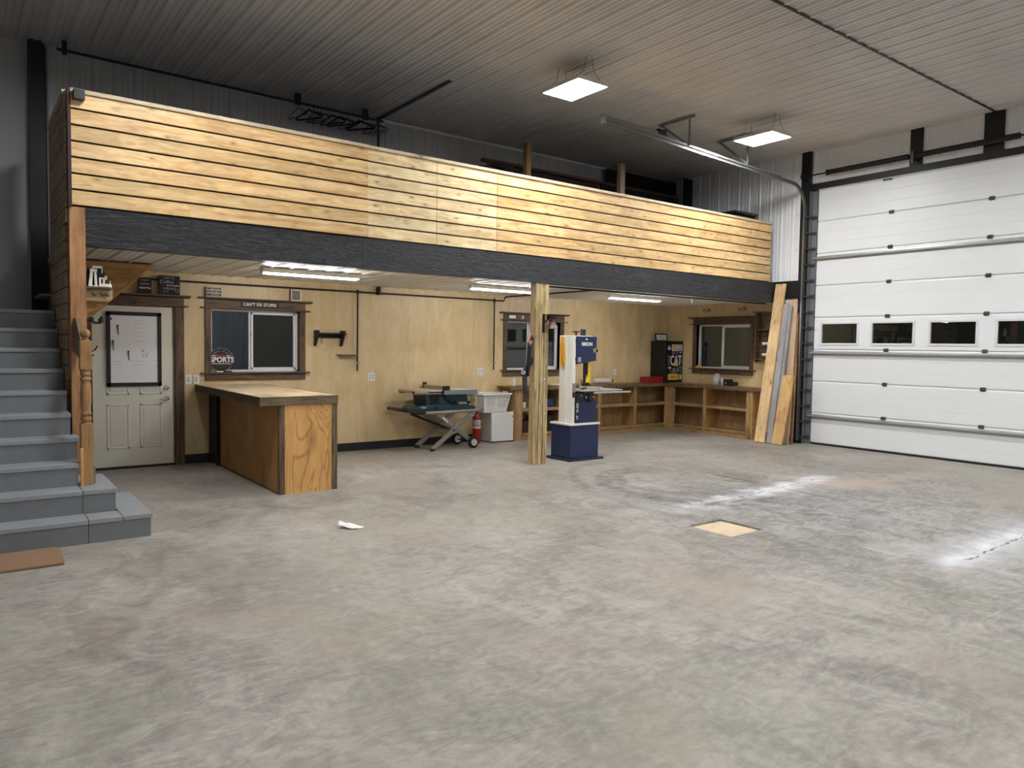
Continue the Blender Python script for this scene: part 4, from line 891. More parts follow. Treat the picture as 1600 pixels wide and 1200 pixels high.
for i, (x, l) in enumerate(((7.68, 'white jar on the shelf left of the post, nearest the bench end'), (7.76, 'white jar on the shelf left of the post, nearer the post'))):
    T = thing('jar', (x, 10.03, .549), l, 'jar', 'jars on the bench shelf'); mk('jar_body', MB().lathe([(.032, 0), (.034, .09), (.026, .105)], (x, 10.03, .549), 'z', 14), ivory, T); mk('lid', MB().lathe([(.028, .105), (.028, .125)], (x, 10.03, .549), 'z', 14), brass, T)
mk('carton', MB().box(7.66, 7.86, 9.96, 10.15, .109, .33), plain('maroon_carton', rgb(58, 24, 24), .7), label='dark maroon carton on the bottom shelf left of the post', cat='box')
mk('cable_coil', MB().tube([(8.62+.05*math.cos(a*.6)*(1+.12*math.sin(a*1.7)), 9.865-.02*(a % 3)/3, .50+.07*math.sin(a*.6)) for a in range(34)], .006, 6), plain('grey_cable', rgb(150, 150, 146), .6), label='grey cable coil hanging on the shelf front behind the band saw', cat='cable')

# wall spice-style shelf on the right wall
T = thing('wall_rack', (11.6, 7.94, 1.38), 'dark brown wall rack with thin rods beside the leaning boards', 'shelf')
mb = MB().prism([(XW-.002, 1.42), (XW-.10, 1.38), (XW-.15, 1.44), (XW-.15, 2.22), (XW-.11, 2.28), (XW-.002, 2.28)], 'y', 8.065, 8.085)
def flip(poly): return poly
mb2 = MB()
for y0 in (8.065, 7.70): mb2.prism([(p, q) for p, q in [(XW-.002, 1.42), (XW-.10, 1.38), (XW-.15, 1.44), (XW-.15, 2.22), (XW-.11, 2.28), (XW-.002, 2.28)]], 'y', y0, y0+.02)
mk('side_panel', mb2, dstain_z, T); mk('crown', MB().box(XW-.17, XW-.002, 7.68, 8.11, 2.281, 2.31), dstain, T)
mk('rack_shelves', MB().box(XW-.13, XW-.002, 7.721, 8.064, 1.97, 1.99).box(XW-.13, XW-.002, 7.721, 8.064, 1.44, 1.46).box(XW-.016, XW-.002, 7.721, 8.064, 1.46, 2.27), dstain, T)
for z in (1.56, 1.66, 1.76, 1.87):
    mk('rack_rod', MB().tube([(XW-.125, 7.71, z), (XW-.125, 8.14, z)], .005, 8), black_s, T)
for z in (1.56, 1.76):
    mk('paper_roll', MB().lathe([(.035, 0), (.035, .12)], (XW-.06, 7.84, z-.03), 'y', 14), paper, label='white roll on the %s rod of the dark wall rack' % ('lower' if z < 1.6 else 'upper'), cat='roll', group='rolls in the wall rack')

# ------------------------------------------------------------ leaning boards
def board(p, q, wd, th, mat, label):
    mb = MB().bar(p, q, wd, th, (1, 0, 0))
    # seat the foot flat on the floor
    return mk('leaning_board', mb, mat, label=label, cat='board', bev=.002)
board((11.08, 7.60, .008), (11.60, 7.615, 2.78), .195, .038, lum_a, 'long light cedar board leaning on the beam, leftmost of the leaning boards')
board((11.10, 7.425, .006), (11.555, 7.46, 2.42), .105, .028, lum_b, 'long grey deck board leaning next to the cedar board')
board((11.13, 7.343, .006), (11.555, 7.378, 2.38), .048, .028, lum_b, 'second grey deck board mostly hidden behind the front grey one')
board((11.07, 7.255, .006), (11.33, 7.235, 1.18), .20, .036, lum_c, 'short rough wide board leaning in front of the pinkish one')
board((11.28, 7.25, .006), (11.635, 7.385, 2.50), .17, .025, lum_d, 'pinkish tan board leaning behind the short rough one')
board((11.42, 7.20, .006), (11.61, 7.272, 2.26), .04, .03, fir, 'narrow reddish brown strip leaning rightmost by the black door post')

# ------------------------------------------------------------ band saw
bs = thing('band_saw', (7.1, 7.95, 0), 'navy blue and white band saw on a cabinet base beside the post', 'band saw')
mk('floor_plate', MB().box(6.76, 7.42, 7.68, 8.22, 0, .028), plain('plate_navy', rgb(26, 34, 58), .5), bs, bev=.004)
bc = mk('base_cabinet', MB().box(6.82, 7.365, 7.74, 8.16, .028, .50), navy, bs, bev=.006)
mk('base_lip', MB().box(6.805, 7.38, 7.725, 8.175, .50, .53), ivory, bs, bev=.006)
mk('base_door_latch', MB().box(7.366, 7.380, 7.85, 7.88, .26, .31), black_pl, bc)
mk('spine_column', MB().box(6.855, 6.915, 7.76, 8.02, .53, 1.775), ivory, bs, bev=.006)
mk('spine_back', MB().box(6.835, 6.856, 7.87, 8.02, .53, 1.775), ivory, bs, bev=.004)
mk('upper_wheel_housing', MB().prism([(6.915, 1.375), (7.30, 1.425), (7.305, 1.775), (6.915, 1.775)], 'y', 7.83, 7.99), ivory, bs, bev=.006)
uwc = mk('upper_wheel_cover', MB().prism([(6.917, 1.365), (7.305, 1.42), (7.312, 1.768), (6.917, 1.765)], 'y', 7.755, 7.829), navy, bs, bev=.008)
text('RIKON', .066, face_y(7.12, 7.753, 1.655), lett_w, uwc, sx=1.0, bold=.003)
mk('brand_dot', MB().lathe([(0, -.003), (.016, -.002), (.016, 0)], (7.11, 7.756, 1.725), 'y', 14), ivory, uwc)
mk('warning_label', MB().box(6.95, 7.01, 7.752, 7.7555, 1.40, 1.47), lett_s, uwc); mk('warning_label', MB().box(7.245, 7.29, 7.752, 7.7555, 1.54, 1.60), plain('label_tan', rgb(170, 160, 110), .5), uwc)
mk('cover_knob', MB().lathe([(.008, 0), (.008, .02), (.02, .025), (.02, .04), (.008, .045)], (7.312, 7.79, 1.565), 'x', 12).tube([(7.31, 7.79, 1.44), (7.345, 7.79, 1.43)], .006, 8), black_pl, uwc)
mk('cover_hinge', MB().box(6.905, 6.918, 7.748, 7.765, 1.68, 1.72).box(6.905, 6.918, 7.748, 7.765, 1.42, 1.46), black_pl, bs)
mk('tension_wheel', MB().lathe([(.012, -.05), (.012, 0), (.05, .004), (.05, .016), (.015, .02)], (7.02, 7.88, 1.82), 'z', 16), black_pl, bs)
mk('guide_post_top', MB().box(7.145, 7.205, 7.88, 7.93, 1.775, 1.87), plain('dark_green_post', rgb(40, 52, 38), .5), bs)
mk('guide_post', MB().box(7.12, 7.15, 7.80, 7.83, 1.09, 1.42).box(7.165, 7.185, 7.80, 7.83, 1.22, 1.42), black_pl, bs)
mk('blade_guard', MB().box(7.19, 7.235, 7.80, 7.85, 1.10, 1.43), yellow, bs)
mk('blade_guard_foot', MB().prism([(7.13, 1.10), (7.19, 1.10), (7.19, 1.19), (7.17, 1.19)], 'y', 7.80, 7.84), yellow, bs)
mk('blade_guide', MB().box(7.10, 7.22, 7.79, 7.83, 1.055, 1.085).tube([(7.10, 7.80, 1.075), (7.06, 7.79, 1.11), (7.05, 7.79, 1.15)], .007, 8).tube([(7.19, 7.79, 1.07), (7.24, 7.78, 1.065), (7.25, 7.78, 1.05)], .007, 8).lathe([(.022, -.015), (.022, .015)], (7.17, 7.785, 1.085), 'y', 12), black_pl, bs)
mk('blade', MB().box(7.168, 7.172, 7.81, 7.83, .96, 1.42), chrome, bs)
mk('saw_table', MB().box(6.93, 7.62, 7.66, 8.10, .985, 1.005), castg, bs, bev=.003)
mk('table_extension', MB().box(7.62, 7.80, 7.70, 8.05, .985, 1.0), castg, bs, bev=.002)
mk('fence_rail', MB().tube([(7.16, 7.64, .965), (7.90, 7.64, .965)], .014, 10), castg, bs)
mk('rip_fence', MB().box(7.28, 7.33, 7.64, 8.08, 1.006, 1.045), alu, bs)
mk('trunnion', MB().lathe([(.0, -.05), (.05, -.045), (.095, -.02), (.10, .03), (.09, .08), (.0, .09)], (7.02, 7.78, .90), 'y', 20).box(6.93, 7.25, 7.74, 7.86, .84, .96).lathe([(.0, -.05), (.05, -.04), (.055, .03), (.0, .05)], (7.17, 7.73, .88), 'y', 16), plain('black_casting', rgb(34, 34, 40), .4), bs)
mk('trunnion_bolts', MB().lathe([(0, -.008), (.022, -.006), (.022, 0)], (7.10, 7.728, .895), 'y', 8).lathe([(0, -.008), (.014, -.006), (.014, 0)], (7.0, 7.728, .93), 'y', 8).lathe([(0, -.008), (.016, -.006), (.016, 0)], (7.19, 7.675, .90), 'y', 8), chrome, bs)
mk('lock_knob', MB().tube([(7.03, 7.72, .965), (7.03, 7.72, 1.02)], .009, 8).prism([(6.99, 1.02), (7.07, 1.02), (7.075, 1.035), (6.985, 1.035)], 'y', 7.705, 7.735), black_pl, bs)
mk('lower_wheel_cover', MB().box(6.945, 7.33, 7.755, 7.93, .53, .85), navy, bs, bev=.006)
mst = mk('model_strip', MB().box(6.918, 6.985, 7.750, 7.80, .532, .90), plain('strip_dark', rgb(28, 30, 40), .5), bs)
text('14"  10-325', .055, face_y(6.955, 7.748, .70) @ Matrix.Rotation(R(90), 4, 'Z'), lett_w, mst, sx=.92, bold=.001)
mk('lower_hinge', MB().lathe([(.012, -.02), (.012, .02)], (6.915, 7.745, .82), 'z', 10).lathe([(.012, -.02), (.012, .02)], (6.915, 7.745, .61), 'z', 10).lathe([(0, -.02), (.012, -.018), (.012, 0)], (7.335, 7.79, .70), 'x', 10), black_pl, bs)
mk('switch_box', MB().box(6.86, 6.905, 7.74, 7.76, .98, 1.10), plain('switch_grey', rgb(140, 136, 134), .4), bs, bev=.003); mk('stop_switch', MB().box(6.862, 6.903, 7.735, 7.76, .90, .978), plain('switch_red', rgb(92, 24, 30), .4), bs, bev=.003)
mk('motor', MB().lathe([(.0, -.15), (.08, -.14), (.085, .12), (.0, .14)], (7.10, 8.06, .70), 'y', 20), black_pl, bs)
T = mk('extension_cord', MB().tube([(6.822, 7.94, 1.76), (6.822, 7.97, 1.60), (6.822, 7.96, 1.42), (6.822, 7.93, 1.33), (6.822, 7.90, 1.36), (6.822, 7.91, 1.55), (6.822, 7.93, 1.74), (6.822, 7.945, 1.68), (6.820, 7.94, 1.45), (6.820, 7.915, 1.40), (6.820, 7.92, 1.62), (6.821, 7.935, 1.75)], .011, 8), yellow_c, label='yellow cord looped on the side of the band saw column', cat='cord')
mk('hanging_strap', MB().tube([(6.818, 7.955, 1.76), (6.818, 7.98, 1.6), (6.818, 7.975, 1.4), (6.818, 7.95, 1.33)], .01, 8), yellow_c, T)

# ------------------------------------------------------------ table saw on folding stand
ts = thing('table_saw', (6.0, 9.85, 0), 'teal portable table saw on a grey folding wheeled stand', 'table saw')
yf, yb = 9.58, 10.06
for y in (yf, yb):
    mk('stand_leg', MB().bar((5.66, y, .025), (6.42, y, .575), .068, .03, (0, 1, 0)), stand_g, ts, bev=.003)
    mk('stand_leg', MB().bar((5.76, y+.035, .575), (6.40, y+.035, .11), .068, .03, (0, 1, 0)), stand_g, ts, bev=.003)
    mk('frame_rail', MB().tube([(5.50, y, .585), (6.45, y, .59), (6.52, y, .60), (6.56, y, .64), (6.57, y, .66)], .026, 10), stand_g, ts)
    mk('pull_handle', MB().tube([(5.54, y, .59), (5.40, y, .60), (5.20, y, .635)], [.029, .030, .026], 10), black_pl, ts)
    wh = thing('wheel', (6.40, y+.035, .095)); wh.parent = ts; wh.location = Vector((6.40, y+.035, .095))-WL[ts]
    bpy.data.objects.remove(wh)
    whl = mk('wheel', MB().lathe([(.055, -.024), (.082, -.024), (.094, -.012), (.095, .012), (.082, .024), (.055, .024)], (6.40, y-.02, .096), 'y', 28), rubber, ts)
    mk('wheel_hub', MB().lathe([(.0, -.042), (.013, -.040), (.014, -.028), (.042, -.027), (.054, -.034), (.057, -.024), (.056, .024), (.0, .03)], (6.40, y-.02, .096), 'y', 20), alu, whl)
    mk('rubber_foot', MB().box(5.64, 5.70, y-.025, y+.025, 0, .035), black_pl, ts)
mk('handle_grip', MB().tube([(5.20, yf, .64), (5.14, yf+.06, .645), (5.14, yb-.06, .645), (5.20, yb, .64)], .027, 10), black_pl, ts)
mk('foot_bar', MB().tube([(5.67, yf, .045), (5.67, yb, .045)], .014, 8), stand_g, ts)
mk('axle', MB().tube([(6.40, yf-.03, .096), (6.40, yb+.03, .096)], .010, 8), black_s, ts)
mk('gas_strut', MB().tube([(5.44, 9.72, .55), (6.10, 9.78, .30)], .012, 8).tube([(5.44, 9.86, .55), (6.10, 9.9, .30)], .012, 8).tube([(5.44, 9.72, .55), (5.44, 9.86, .55)], .012, 8), rust_p, ts)
mk('cross_brace', MB().tube([(6.04, yf, .30), (6.04, yb, .30)], .012, 8).tube([(5.9, yf+.04, .18), (6.3, yb, .30)], .010, 8), stand_g, ts)
mk('pivot_bolt', MB().lathe([(0, -.03), (.014, -.028), (.014, 0)], (6.04, yf, .305), 'y', 10), black_s, ts)
sl = math.degrees(math.atan2(-.465, .64))
mk('stand_label', MB().bar((5.87, yf+.018, .497), (6.00, yf+.018, .402), .004, .034, (0, 1, 0)), ivory, ts) if False else None
text('Makita', .045, Matrix.Translation((5.905, yf+.0175, .468)) @ Matrix.Rotation(R(-sl), 4, 'Y') @ Matrix.Rotation(R(90), 4, 'X'), lett_w, ts, bold=.002)
# motor housing
mk('base_tray', MB().prism([(5.42, .615), (6.44, .615), (6.47, .66), (6.40, .675), (5.60, .70), (5.47, .69), (5.38, .64)], 'y', 9.60, 10.05), teal, ts, bev=.008)
sbd = mk('saw_body', MB().prism([(5.60, .66), (6.36, .66), (6.31, .875), (5.56, .875)], 'y', 9.63, 10.02), teal, ts, bev=.006)
mk('blade_opening', MB().box(5.66, 5.80, 9.618, 9.64, .71, .86), plain('opening_black', rgb(8, 8, 9), .7), ts)
mk('bevel_slot', MB().tube([(5.90, 9.615, .835), (5.94, 9.612, .79), (6.0, 9.612, .755), (6.07, 9.612, .735)], [.022, .026, .026, .022], 10), black_pl, ts)
mk('bevel_knob', MB().lathe([(0, -.05), (.028, -.045), (.030, -.01), (.02, 0)], (6.09, 9.615, .735), 'y', 16), black_pl, ts)
mk('stand_knob', MB().lathe([(0, -.03), (.02, -.025), (.02, 0)], (5.735, 9.60, .655), 'y', 12).lathe([(0, 0), (.02, .005), (.02, .02)], (6.37, 9.66, .72), 'x', 12), black_pl, ts)
text('Makita', .058, face_y(6.235, 9.626, .715), lett_w, sbd, sx=1.0, bold=.001)
text('Makita', .038, face_y(5.52, 9.597, .668), lett_w, ts, sx=.9)
mk('table_top', MB().box(5.60, 6.44, 9.56, 10.08, .905, .925), alu, ts, bev=.003)
mk('table_front_rail', MB().box(5.84, 6.45, 9.54, 9.56, .855, .925), alu_b, ts, bev=.003)
mk('table_side_rail', MB().box(6.44, 6.47, 9.56, 10.08, .87, .925), alu_b, ts, bev=.003)
mk('table_extension', MB().box(5.34, 5.58, 9.56, 10.08, .885, .925), plain('tan_extension', rgb(182, 166, 138), .4, .3), ts, bev=.004)
mk('extension_rods', MB().tube([(5.34, 9.58, .875), (5.86, 9.58, .875)], .010, 8).tube([(5.34, 10.04, .875), (5.86, 10.04, .875)], .010, 8), chrome, ts)
mk('extension_cap', MB().box(5.325, 5.34, 9.555, 9.60, .88, .915), black_pl, ts); mk('corner_cap', MB().box(5.815, 5.842, 9.535, 9.56, .86, .92), black_pl, ts)
mk('rip_fence', MB().box(5.84, 5.90, 9.58, 10.16, .927, .985), plain('tan_fence', rgb(170, 150, 126), .35, .4), ts, bev=.003)
mk('fence_clamp', MB().box(5.83, 5.94, 9.53, 9.58, .925, .99).box(5.835, 5.90, 10.16, 10.19, .93, 1.02), black_pl, ts, bev=.004)
mk('blade_insert', MB().box(6.02, 6.12, 9.66, 9.98, .9255, .928), chrome, ts)
mk('cord_hook', MB().tube([(6.37, 9.70, .83), (6.44, 9.66, .82), (6.48, 9.64, .77), (6.485, 9.64, .70), (6.44, 9.64, .64)], .014, 10), plain('tan_tube', rgb(200, 186, 150), .4), ts)

# fridge, basket, extinguisher
fr = thing('mini_fridge', (7.23, 10.05, 0), 'small white mini fridge under the laundry basket', 'fridge')
mk('fridge_body', MB().box(6.985, 7.425, 9.93, 10.235, .012, .50), plain('fridge_side', rgb(206, 204, 202), .4, var=.02), fr, bev=.006)
fd = mk('fridge_door', MB().box(6.98, 7.43, 9.885, 9.928, .02, .502), white_pl, fr, bev=.01)
mk('hinge_cap', MB().box(7.40, 7.44, 9.90, 9.94, .5025, .51), white_pl, fr); mk('door_badge', MB().lathe([(0, -.003), (.012, -.002), (.012, 0)], (7.40, 9.884, .43), 'y', 12), black_pl, fd)
mk('fridge_foot', MB().box(7.02, 7.05, 9.95, 9.98, 0, .013).box(7.40, 7.43, 9.95, 9.98, 0, .013).box(7.02, 7.05, 10.18, 10.21, 0, .013).box(7.40, 7.43, 10.18, 10.21, 0, .013), black_pl, fr)
lb = thing('laundry_basket', (7.06, 10.03, .505), 'white plastic laundry basket full of holes on the mini fridge', 'laundry basket')
bx0, bx1, by0, by1, tx_, bz0, bz1 = 6.80, 7.33, 9.87, 10.20, .04, .513, .80
def bside(mb, A, B, At, Bt, cols, solid):
    """perforated wall from bottom edge AB to top edge AtBt"""
    A, B, At, Bt = map(Vector, (A, B, At, Bt))
    P_ = lambda u, v: (A.lerp(B, u)).lerp(At.lerp(Bt, u), v)
    us = sorted({0, 1, *[round(q, 4) for c in cols for q in c]}); vs = [0, .30, .41, .45, .56, .60, .71, .75, .86, 1]
    for i in range(len(us)-1):
        hole = any(abs(us[i]-c[0]) < 1e-4 for c in cols)
        for j in range(len(vs)-1):
            if hole and j in (1, 3, 5, 7): continue
            mb.add([P_(us[i], vs[j]), P_(us[i+1], vs[j]), P_(us[i+1], vs[j+1]), P_(us[i], vs[j+1])], [(0, 1, 2, 3)])
mb = MB(); cs = [(.07+.078*i, .07+.078*i+.05) for i in range(5)]; cs += [(1-b, 1-a) for a, b in cs][::-1]
b0 = [(bx0+tx_, by0+tx_, bz0), (bx1-tx_, by0+tx_, bz0), (bx1-tx_, by1-tx_, bz0), (bx0+tx_, by1-tx_, bz0)]
t0 = [(bx0-.01, by0-.01, bz1), (bx1+.01, by0-.01, bz1), (bx1+.01, by1+.01, bz1), (bx0-.01, by1+.01, bz1)]
for i in range(4): bside(mb, b0[i], b0[(i+1) % 4], t0[i], t0[(i+1) % 4], cs, 0)
mb.add(b0, [(0, 1, 2, 3)])
o = mk('basket_shell', mb, white_pl, lb, smooth=False); sd = o.modifiers.new('thick', 'SOLIDIFY'); sd.thickness = .005
mb = MB(); rim = []
for cx_, cy_, a0 in ((bx1, by1, 0), (bx0, by1, 90), (bx0, by0, 180), (bx1, by0, 270)):
    for k in range(5): a = R(a0+k*22.5); rim.append((cx_+.03*math.cos(a), cy_+.03*math.sin(a), bz1+.012))
mb.tube(rim, .016, 8, True); brm = mk('basket_rim', mb, white_pl, lb)
for x in (bx0-.02, bx1+.02): mk('handle', MB().tube([(x, 9.96, bz1+.015), (x, 9.98, bz1+.04), (x, 10.09, bz1+.04), (x, 10.11, bz1+.015)], .011, 8), white_pl, lb)
mk('rim_tag', MB().box(7.17, 7.29, 9.83, 9.834, .795, .812), plain('rim_tag', rgb(160, 162, 170), .5), brm)
fe = thing('fire_extinguisher', (6.79, 10.08, 0), 'red fire extinguisher standing beside the mini fridge', 'fire extinguisher')
ex, ey = 6.79, 10.05
mk('cylinder', MB().lathe([(.066, .0), (.070, .008), (.070, .42), (.064, .455), (.044, .485), (.020, .497)], (ex, ey, 0), 'z', 28), red, fe)
mk('paper_label', MB().lathe([(.0712, .30), (.0712, .39)], (ex, ey, 0), 'z', 28, False), lett_s, fe); mk('paper_label', MB().lathe([(.0712, .245), (.0712, .285)], (ex, ey, 0), 'z', 28, False), plain('label_cream', rgb(216, 190, 180), .5), fe)
mk('valve', MB().lathe([(.018, .495), (.022, .505), (.018, .53), (.012, .54)], (ex, ey, 0), 'z', 14), black_s, fe)
mk('lever', MB().bar((ex-.015, ey, .54), (ex+.09, ey, .565), .02, .006).bar((ex-.015, ey, .525), (ex+.08, ey, .525), .02, .006), black_pl, fe)
mk('hose', MB().tube([(ex-.02, ey, .52), (ex-.06, ey-.02, .535), (ex-.085, ey-.03, .50), (ex-.085, ey-.03, .45)], .008, 8), black_pl, fe); mk('hose_nozzle', MB().lathe([(.020, -.045), (.012, .005)], (ex-.10, ey-.03, .50), 'z', 12), ivory, fe)

# ------------------------------------------------------------ things on the laminated post
T = thing('bell', (6.38, 7.66, 1.84), 'old brown iron bell on a bracket on the wooden post', 'bell')
mk('bell_bracket', MB().box(6.285, 6.305, 7.715, 7.741, 1.80, 2.05).box(6.30, 6.42, 7.60, 7.72, 2.035, 2.045).box(6.32, 6.42, 7.62, 7.70, 1.985, 2.035).tube([(6.29, 7.72, 1.93), (6.33, 7.68, 1.98), (6.36, 7.66, 2.0)], .010, 8), rust_p, T)
mk('bell_body', MB().lathe([(.030, 1.955), (.038, 1.945), (.044, 1.91), (.056, 1.885), (.076, 1.862), (.078, 1.856), (.070, 1.860), (.040, 1.90), (.02, 1.94)], (6.385, 7.66, 0), 'z', 24), brass, T)
mk('bell_crown', MB().lathe([(.010, 1.985), (.035, 1.975), (.046, 1.963), (.030, 1.957)], (6.385, 7.66, 0), 'z', 16), plain('pinkish_iron', rgb(130, 96, 86), .5, .4), T)
mk('clapper', MB().tube([(6.385, 7.66, 1.94), (6.385, 7.66, 1.83)], .004, 6).lathe([(0, -.012), (.012, 0), (0, .012)], (6.385, 7.66, 1.82), 'z', 10), rust_p, T)
T = thing('strap_bag', (6.09, 7.80, 1.38), 'black padded straps hung on the left side of the post', 'strap')
mk('pink_loop', MB().tube([(6.145, 7.80, 1.745), (6.11, 7.78, 1.78), (6.07, 7.76, 1.74), (6.055, 7.75, 1.68), (6.08, 7.75, 1.64), (6.11, 7.76, 1.68)], .016, 8), pink, T)
mk('padded_strap', MB().prism([(6.07, 1.66), (6.10, 1.72), (6.145, 1.74), (6.150, 1.40), (6.135, 1.36), (6.10, 1.34), (6.075, 1.20), (6.06, 1.36)], 'y', 7.755, 7.80), black_pl, T, bev=.01)
mk('carabiner', MB().tube([(6.14, 7.75, 1.735), (6.165, 7.742, 1.76), (6.18, 7.738, 1.74), (6.17, 7.738, 1.71)], .006, 8).tube([(6.085, 7.75, 1.83), (6.085, 7.75, 1.79)], .004, 6), chrome, T)
mb = MB()
for k in range(8): mb.box(6.108, 6.134, 7.749, 7.754, 1.68-k*.03, 1.688-k*.03)
mk('white_stitching', mb, lett_s, T)
mk('lower_strap', MB().prism([(6.03, 1.33), (6.075, 1.38), (6.085, 1.0), (6.06, .96), (6.03, 1.02), (6.015, 1.15)], 'y', 7.79, 7.83), plain('dark_grey_web', rgb(52, 54, 58), .8), T, bev=.01)
mk('white_cord', MB().tube([(6.03, 7.78, 1.27), (5.98, 7.78, 1.285), (5.965, 7.78, 1.26), (6.0, 7.78, 1.24), (6.03, 7.78, 1.26)], .006, 6), lett_w, T)

# ------------------------------------------------------------ garage door
gd = thing('garage_door', (XD, 4.8, 0), 'white sectional overhead garage door with a row of small windows', 'garage door')
gy0, gy1 = 2.55, 7.045
SH = .545
wins = [(6.28, 6.91), (5.395, 6.04), (4.51, 5.15), (3.615, 4.245), (2.75, 3.36)]
for k in range(8):
    z0 = k*SH+.006 if k else .03; z1 = (k+1)*SH-.001
    pr_ = []
    def zz_(f): return z0+(z1-z0)*f
    for f, dx in ((0, .006), (.03, 0), (.32, 0), (.327, .004), (.334, 0), (.65, 0), (.657, .004), (.664, 0), (.93, 0), (.95, .0), (1.0, .007)): pr_.append((XD+dx, zz_(f)))
    full = [(XD+.05, z0), ]+pr_+[(XD+.05, z1)]
    if k == 3:
        mb = MB(); wz0, wz1 = 1.735, 2.08
        lowz = [q for q in pr_ if q[1] < wz0]+[(XD, wz0)]; hiz = [(XD, wz1)]+[q for q in pr_ if q[1] > wz1]
        mb.prism([(XD+.05, z0)]+lowz+[(XD+.05, wz0)], 'y', gy0, gy1); mb.prism([(XD+.05, wz1)]+hiz+[(XD+.05, z1)], 'y', gy0, gy1)
        ed = sorted([gy0, gy1]+[q for w_ in wins for q in w_])
        for i in range(0, len(ed), 2): mb.prism([(XD+.05, wz0)]+[(XD, wz0), (XD, 1.905), (XD+.004, 1.909), (XD, 1.913), (XD, wz1)]+[(XD+.05, wz1)], 'y', ed[i], ed[i+1])
        sec = mk('door_section', mb, door_w, gd, smooth=False)
        for a, b in wins:
            mb = MB(); t = .024
            mb.box(XD-.012, XD+.004, a-t, b+t, wz0-t, wz0+.012).box(XD-.012, XD+.004, a-t, b+t, wz1-.012, wz1+t).box(XD-.012, XD+.004, a-t, a+.010, wz0, wz1).box(XD-.012, XD+.004, b-.010, b+t, wz0, wz1)
            mk('window_frame', mb, pvc, sec, bev=.003)
            mk('window_pane', MB().box(XD+.016, XD+.021, a, b, wz0, wz1), glass, sec, smooth=False)
    else: mk('door_section', MB().prism(full, 'y', gy0, gy1), door_w, gd, smooth=False)
mk('bottom_seal', MB().box(XD-.004, XD+.05, gy0, gy1, 0, .032), rubber, gd)
for z in (3.18, 1.565, .475):
    mk('strut', MB().prism([(XD-.001, z-.03), (XD-.001, z+.045), (XD-.008, z+.045), (XD-.012, z+.03), (XD-.055, z+.02), (XD-.055, z+.0), (XD-.012, z-.012), (XD-.008, z-.03)], 'y', gy0, gy1+.05), strut_m, gd)
h0 = None
for k in range(1, 8):
    for y in (5.80, 4.39, 2.98):
        z = k*SH
        if h0 is None:
            mb = MB().box(XD-.006, XD-.0, y-.035, y+.035, z-.03, z+.03).box(XD-.022, XD-.006, y-.032, y-.022, z-.02, z+.02).box(XD-.022, XD-.006, y+.022, y+.032, z-.02, z+.02).tube([(XD-.016, y-.04, z), (XD-.016, y+.04, z)], .009, 8)
            h0 = mk('hinge', mb, zinc, gd)
        else:
            c = h0.copy(); COL.objects.link(c); c.location = Vector(h0.location)+Vector((0, y-5.80, z-SH))
mk('lift_handle', MB().tube([(XD-.004, 5.95, 4.325), (XD-.035, 5.93, 4.33), (XD-.035, 5.83, 4.33), (XD-.004, 5.81, 4.325)], .009, 8), black_s, gd)
mk('top_highlight_seal', MB().box(XD-.03, XD-.002, gy0, gy1, 4.347, 4.36), pvc, gd)
# steel jamb with rollers, vertical and horizontal track
tr = thing('door_track', (11.7, 7.2, 0), 'galvanised garage door track curving from the door post into the hall', 'door track')
mk('jamb_angle', MB().box(XD-.020, XD-.012, 7.05, 7.150, 0, 4.34).box(XD-.10, XD-.012, 7.142, 7.150, 0, 4.34), jamb_g, tr)
ty = 7.205
path = [(XD-.16, ty, .05), (XD-.16, ty, 4.0)]
for a in range(0, 91, 10): path.append((XD-.16-.42*(1-math.cos(R(a))), ty, 4.0+.42*math.sin(R(a))))
path.append((8.6, ty, 4.53)); path.append((6.86, ty, 4.60))
def track(off, name='track_rail'):
    mb = MB()
    n = len(path)
    prof = [(-.028, -.008), (-.028, .022), (-.024, .022), (-.024, -.004), (.024, -.004), (.024, .022), (.028, .022), (.028, -.008)]
    rows = []
    for i in range(n):
        a = Vector(path[max(0, i-1)]); b = Vector(path[min(n-1, i+1)]); d_ = (b-a).normalized(); s_ = Vector((0, 1, 0)); nn = d_.cross(s_).normalized()
        rows.append([Vector(path[i])+nn*p+s_*(-q) for p, q in prof])
    mb.grid([r+[r[0]] for r in rows]); return mk(name, mb, track_m, tr)
track(0)
mk('top_angle', MB().prism([(6.80, 4.64), (6.80, 4.69), (10.9, 4.49), (10.9, 4.44)], 'y', ty+.012, ty+.018), track_m, tr)
mk('back_bumper', MB().box(6.80, 6.86, ty-.03, ty+.02, 4.56, 4.66), track_m, tr)
mk('extension_angle', MB().prism([(6.83, 4.655), (6.83, 4.70), (7.95, 4.68), (7.95, 4.635)], 'y', ty+.035, ty+.04), track_m, tr); mk('bumper_block', MB().box(7.93, 8.10, ty+.03, ty+.07, 4.62, 4.72), black_s, tr)
for x in (8.55, 9.95):
    zt_ = 4.60-(x-6.9)*.03+.03
    mb = MB().bar((x, ty, zt_), (x, ty, ZC-.022), .03, .004, (1, 0, 0)).bar((x, ty, zt_), (x-.02, ty+.52, ZC-.045), .032, .012, (1, 0, 0)).box(x-.04, x, ty-.10, ty+.56, ZC-.052, ZC-.024)
    mk('track_hanger', mb, black_s if x > 20 else jamb_g, tr)
for k in range(0, 16):
    z = .27*k+.10
    if z > 4.1: break
    mk('track_bracket', MB().box(XD-.17, XD-.02, 7.135, 7.18, z, z+.024).box(XD-.034, XD-.022, 7.05, 7.14, z-.01, z+.04).lathe([(.018, 0), (.018, .02)], (XD-.05, 7.10, z+.01), 'x', 10).tube([(XD-.12, 7.06, z+.01), (XD-.12, 7.22, z+.01)], .007, 8), zinc, tr)
mk('lift_cable', MB().tube([(XD-.06, 7.12, .1), (XD-.06, 7.17, 4.45)], .003, 6), black_s, tr)
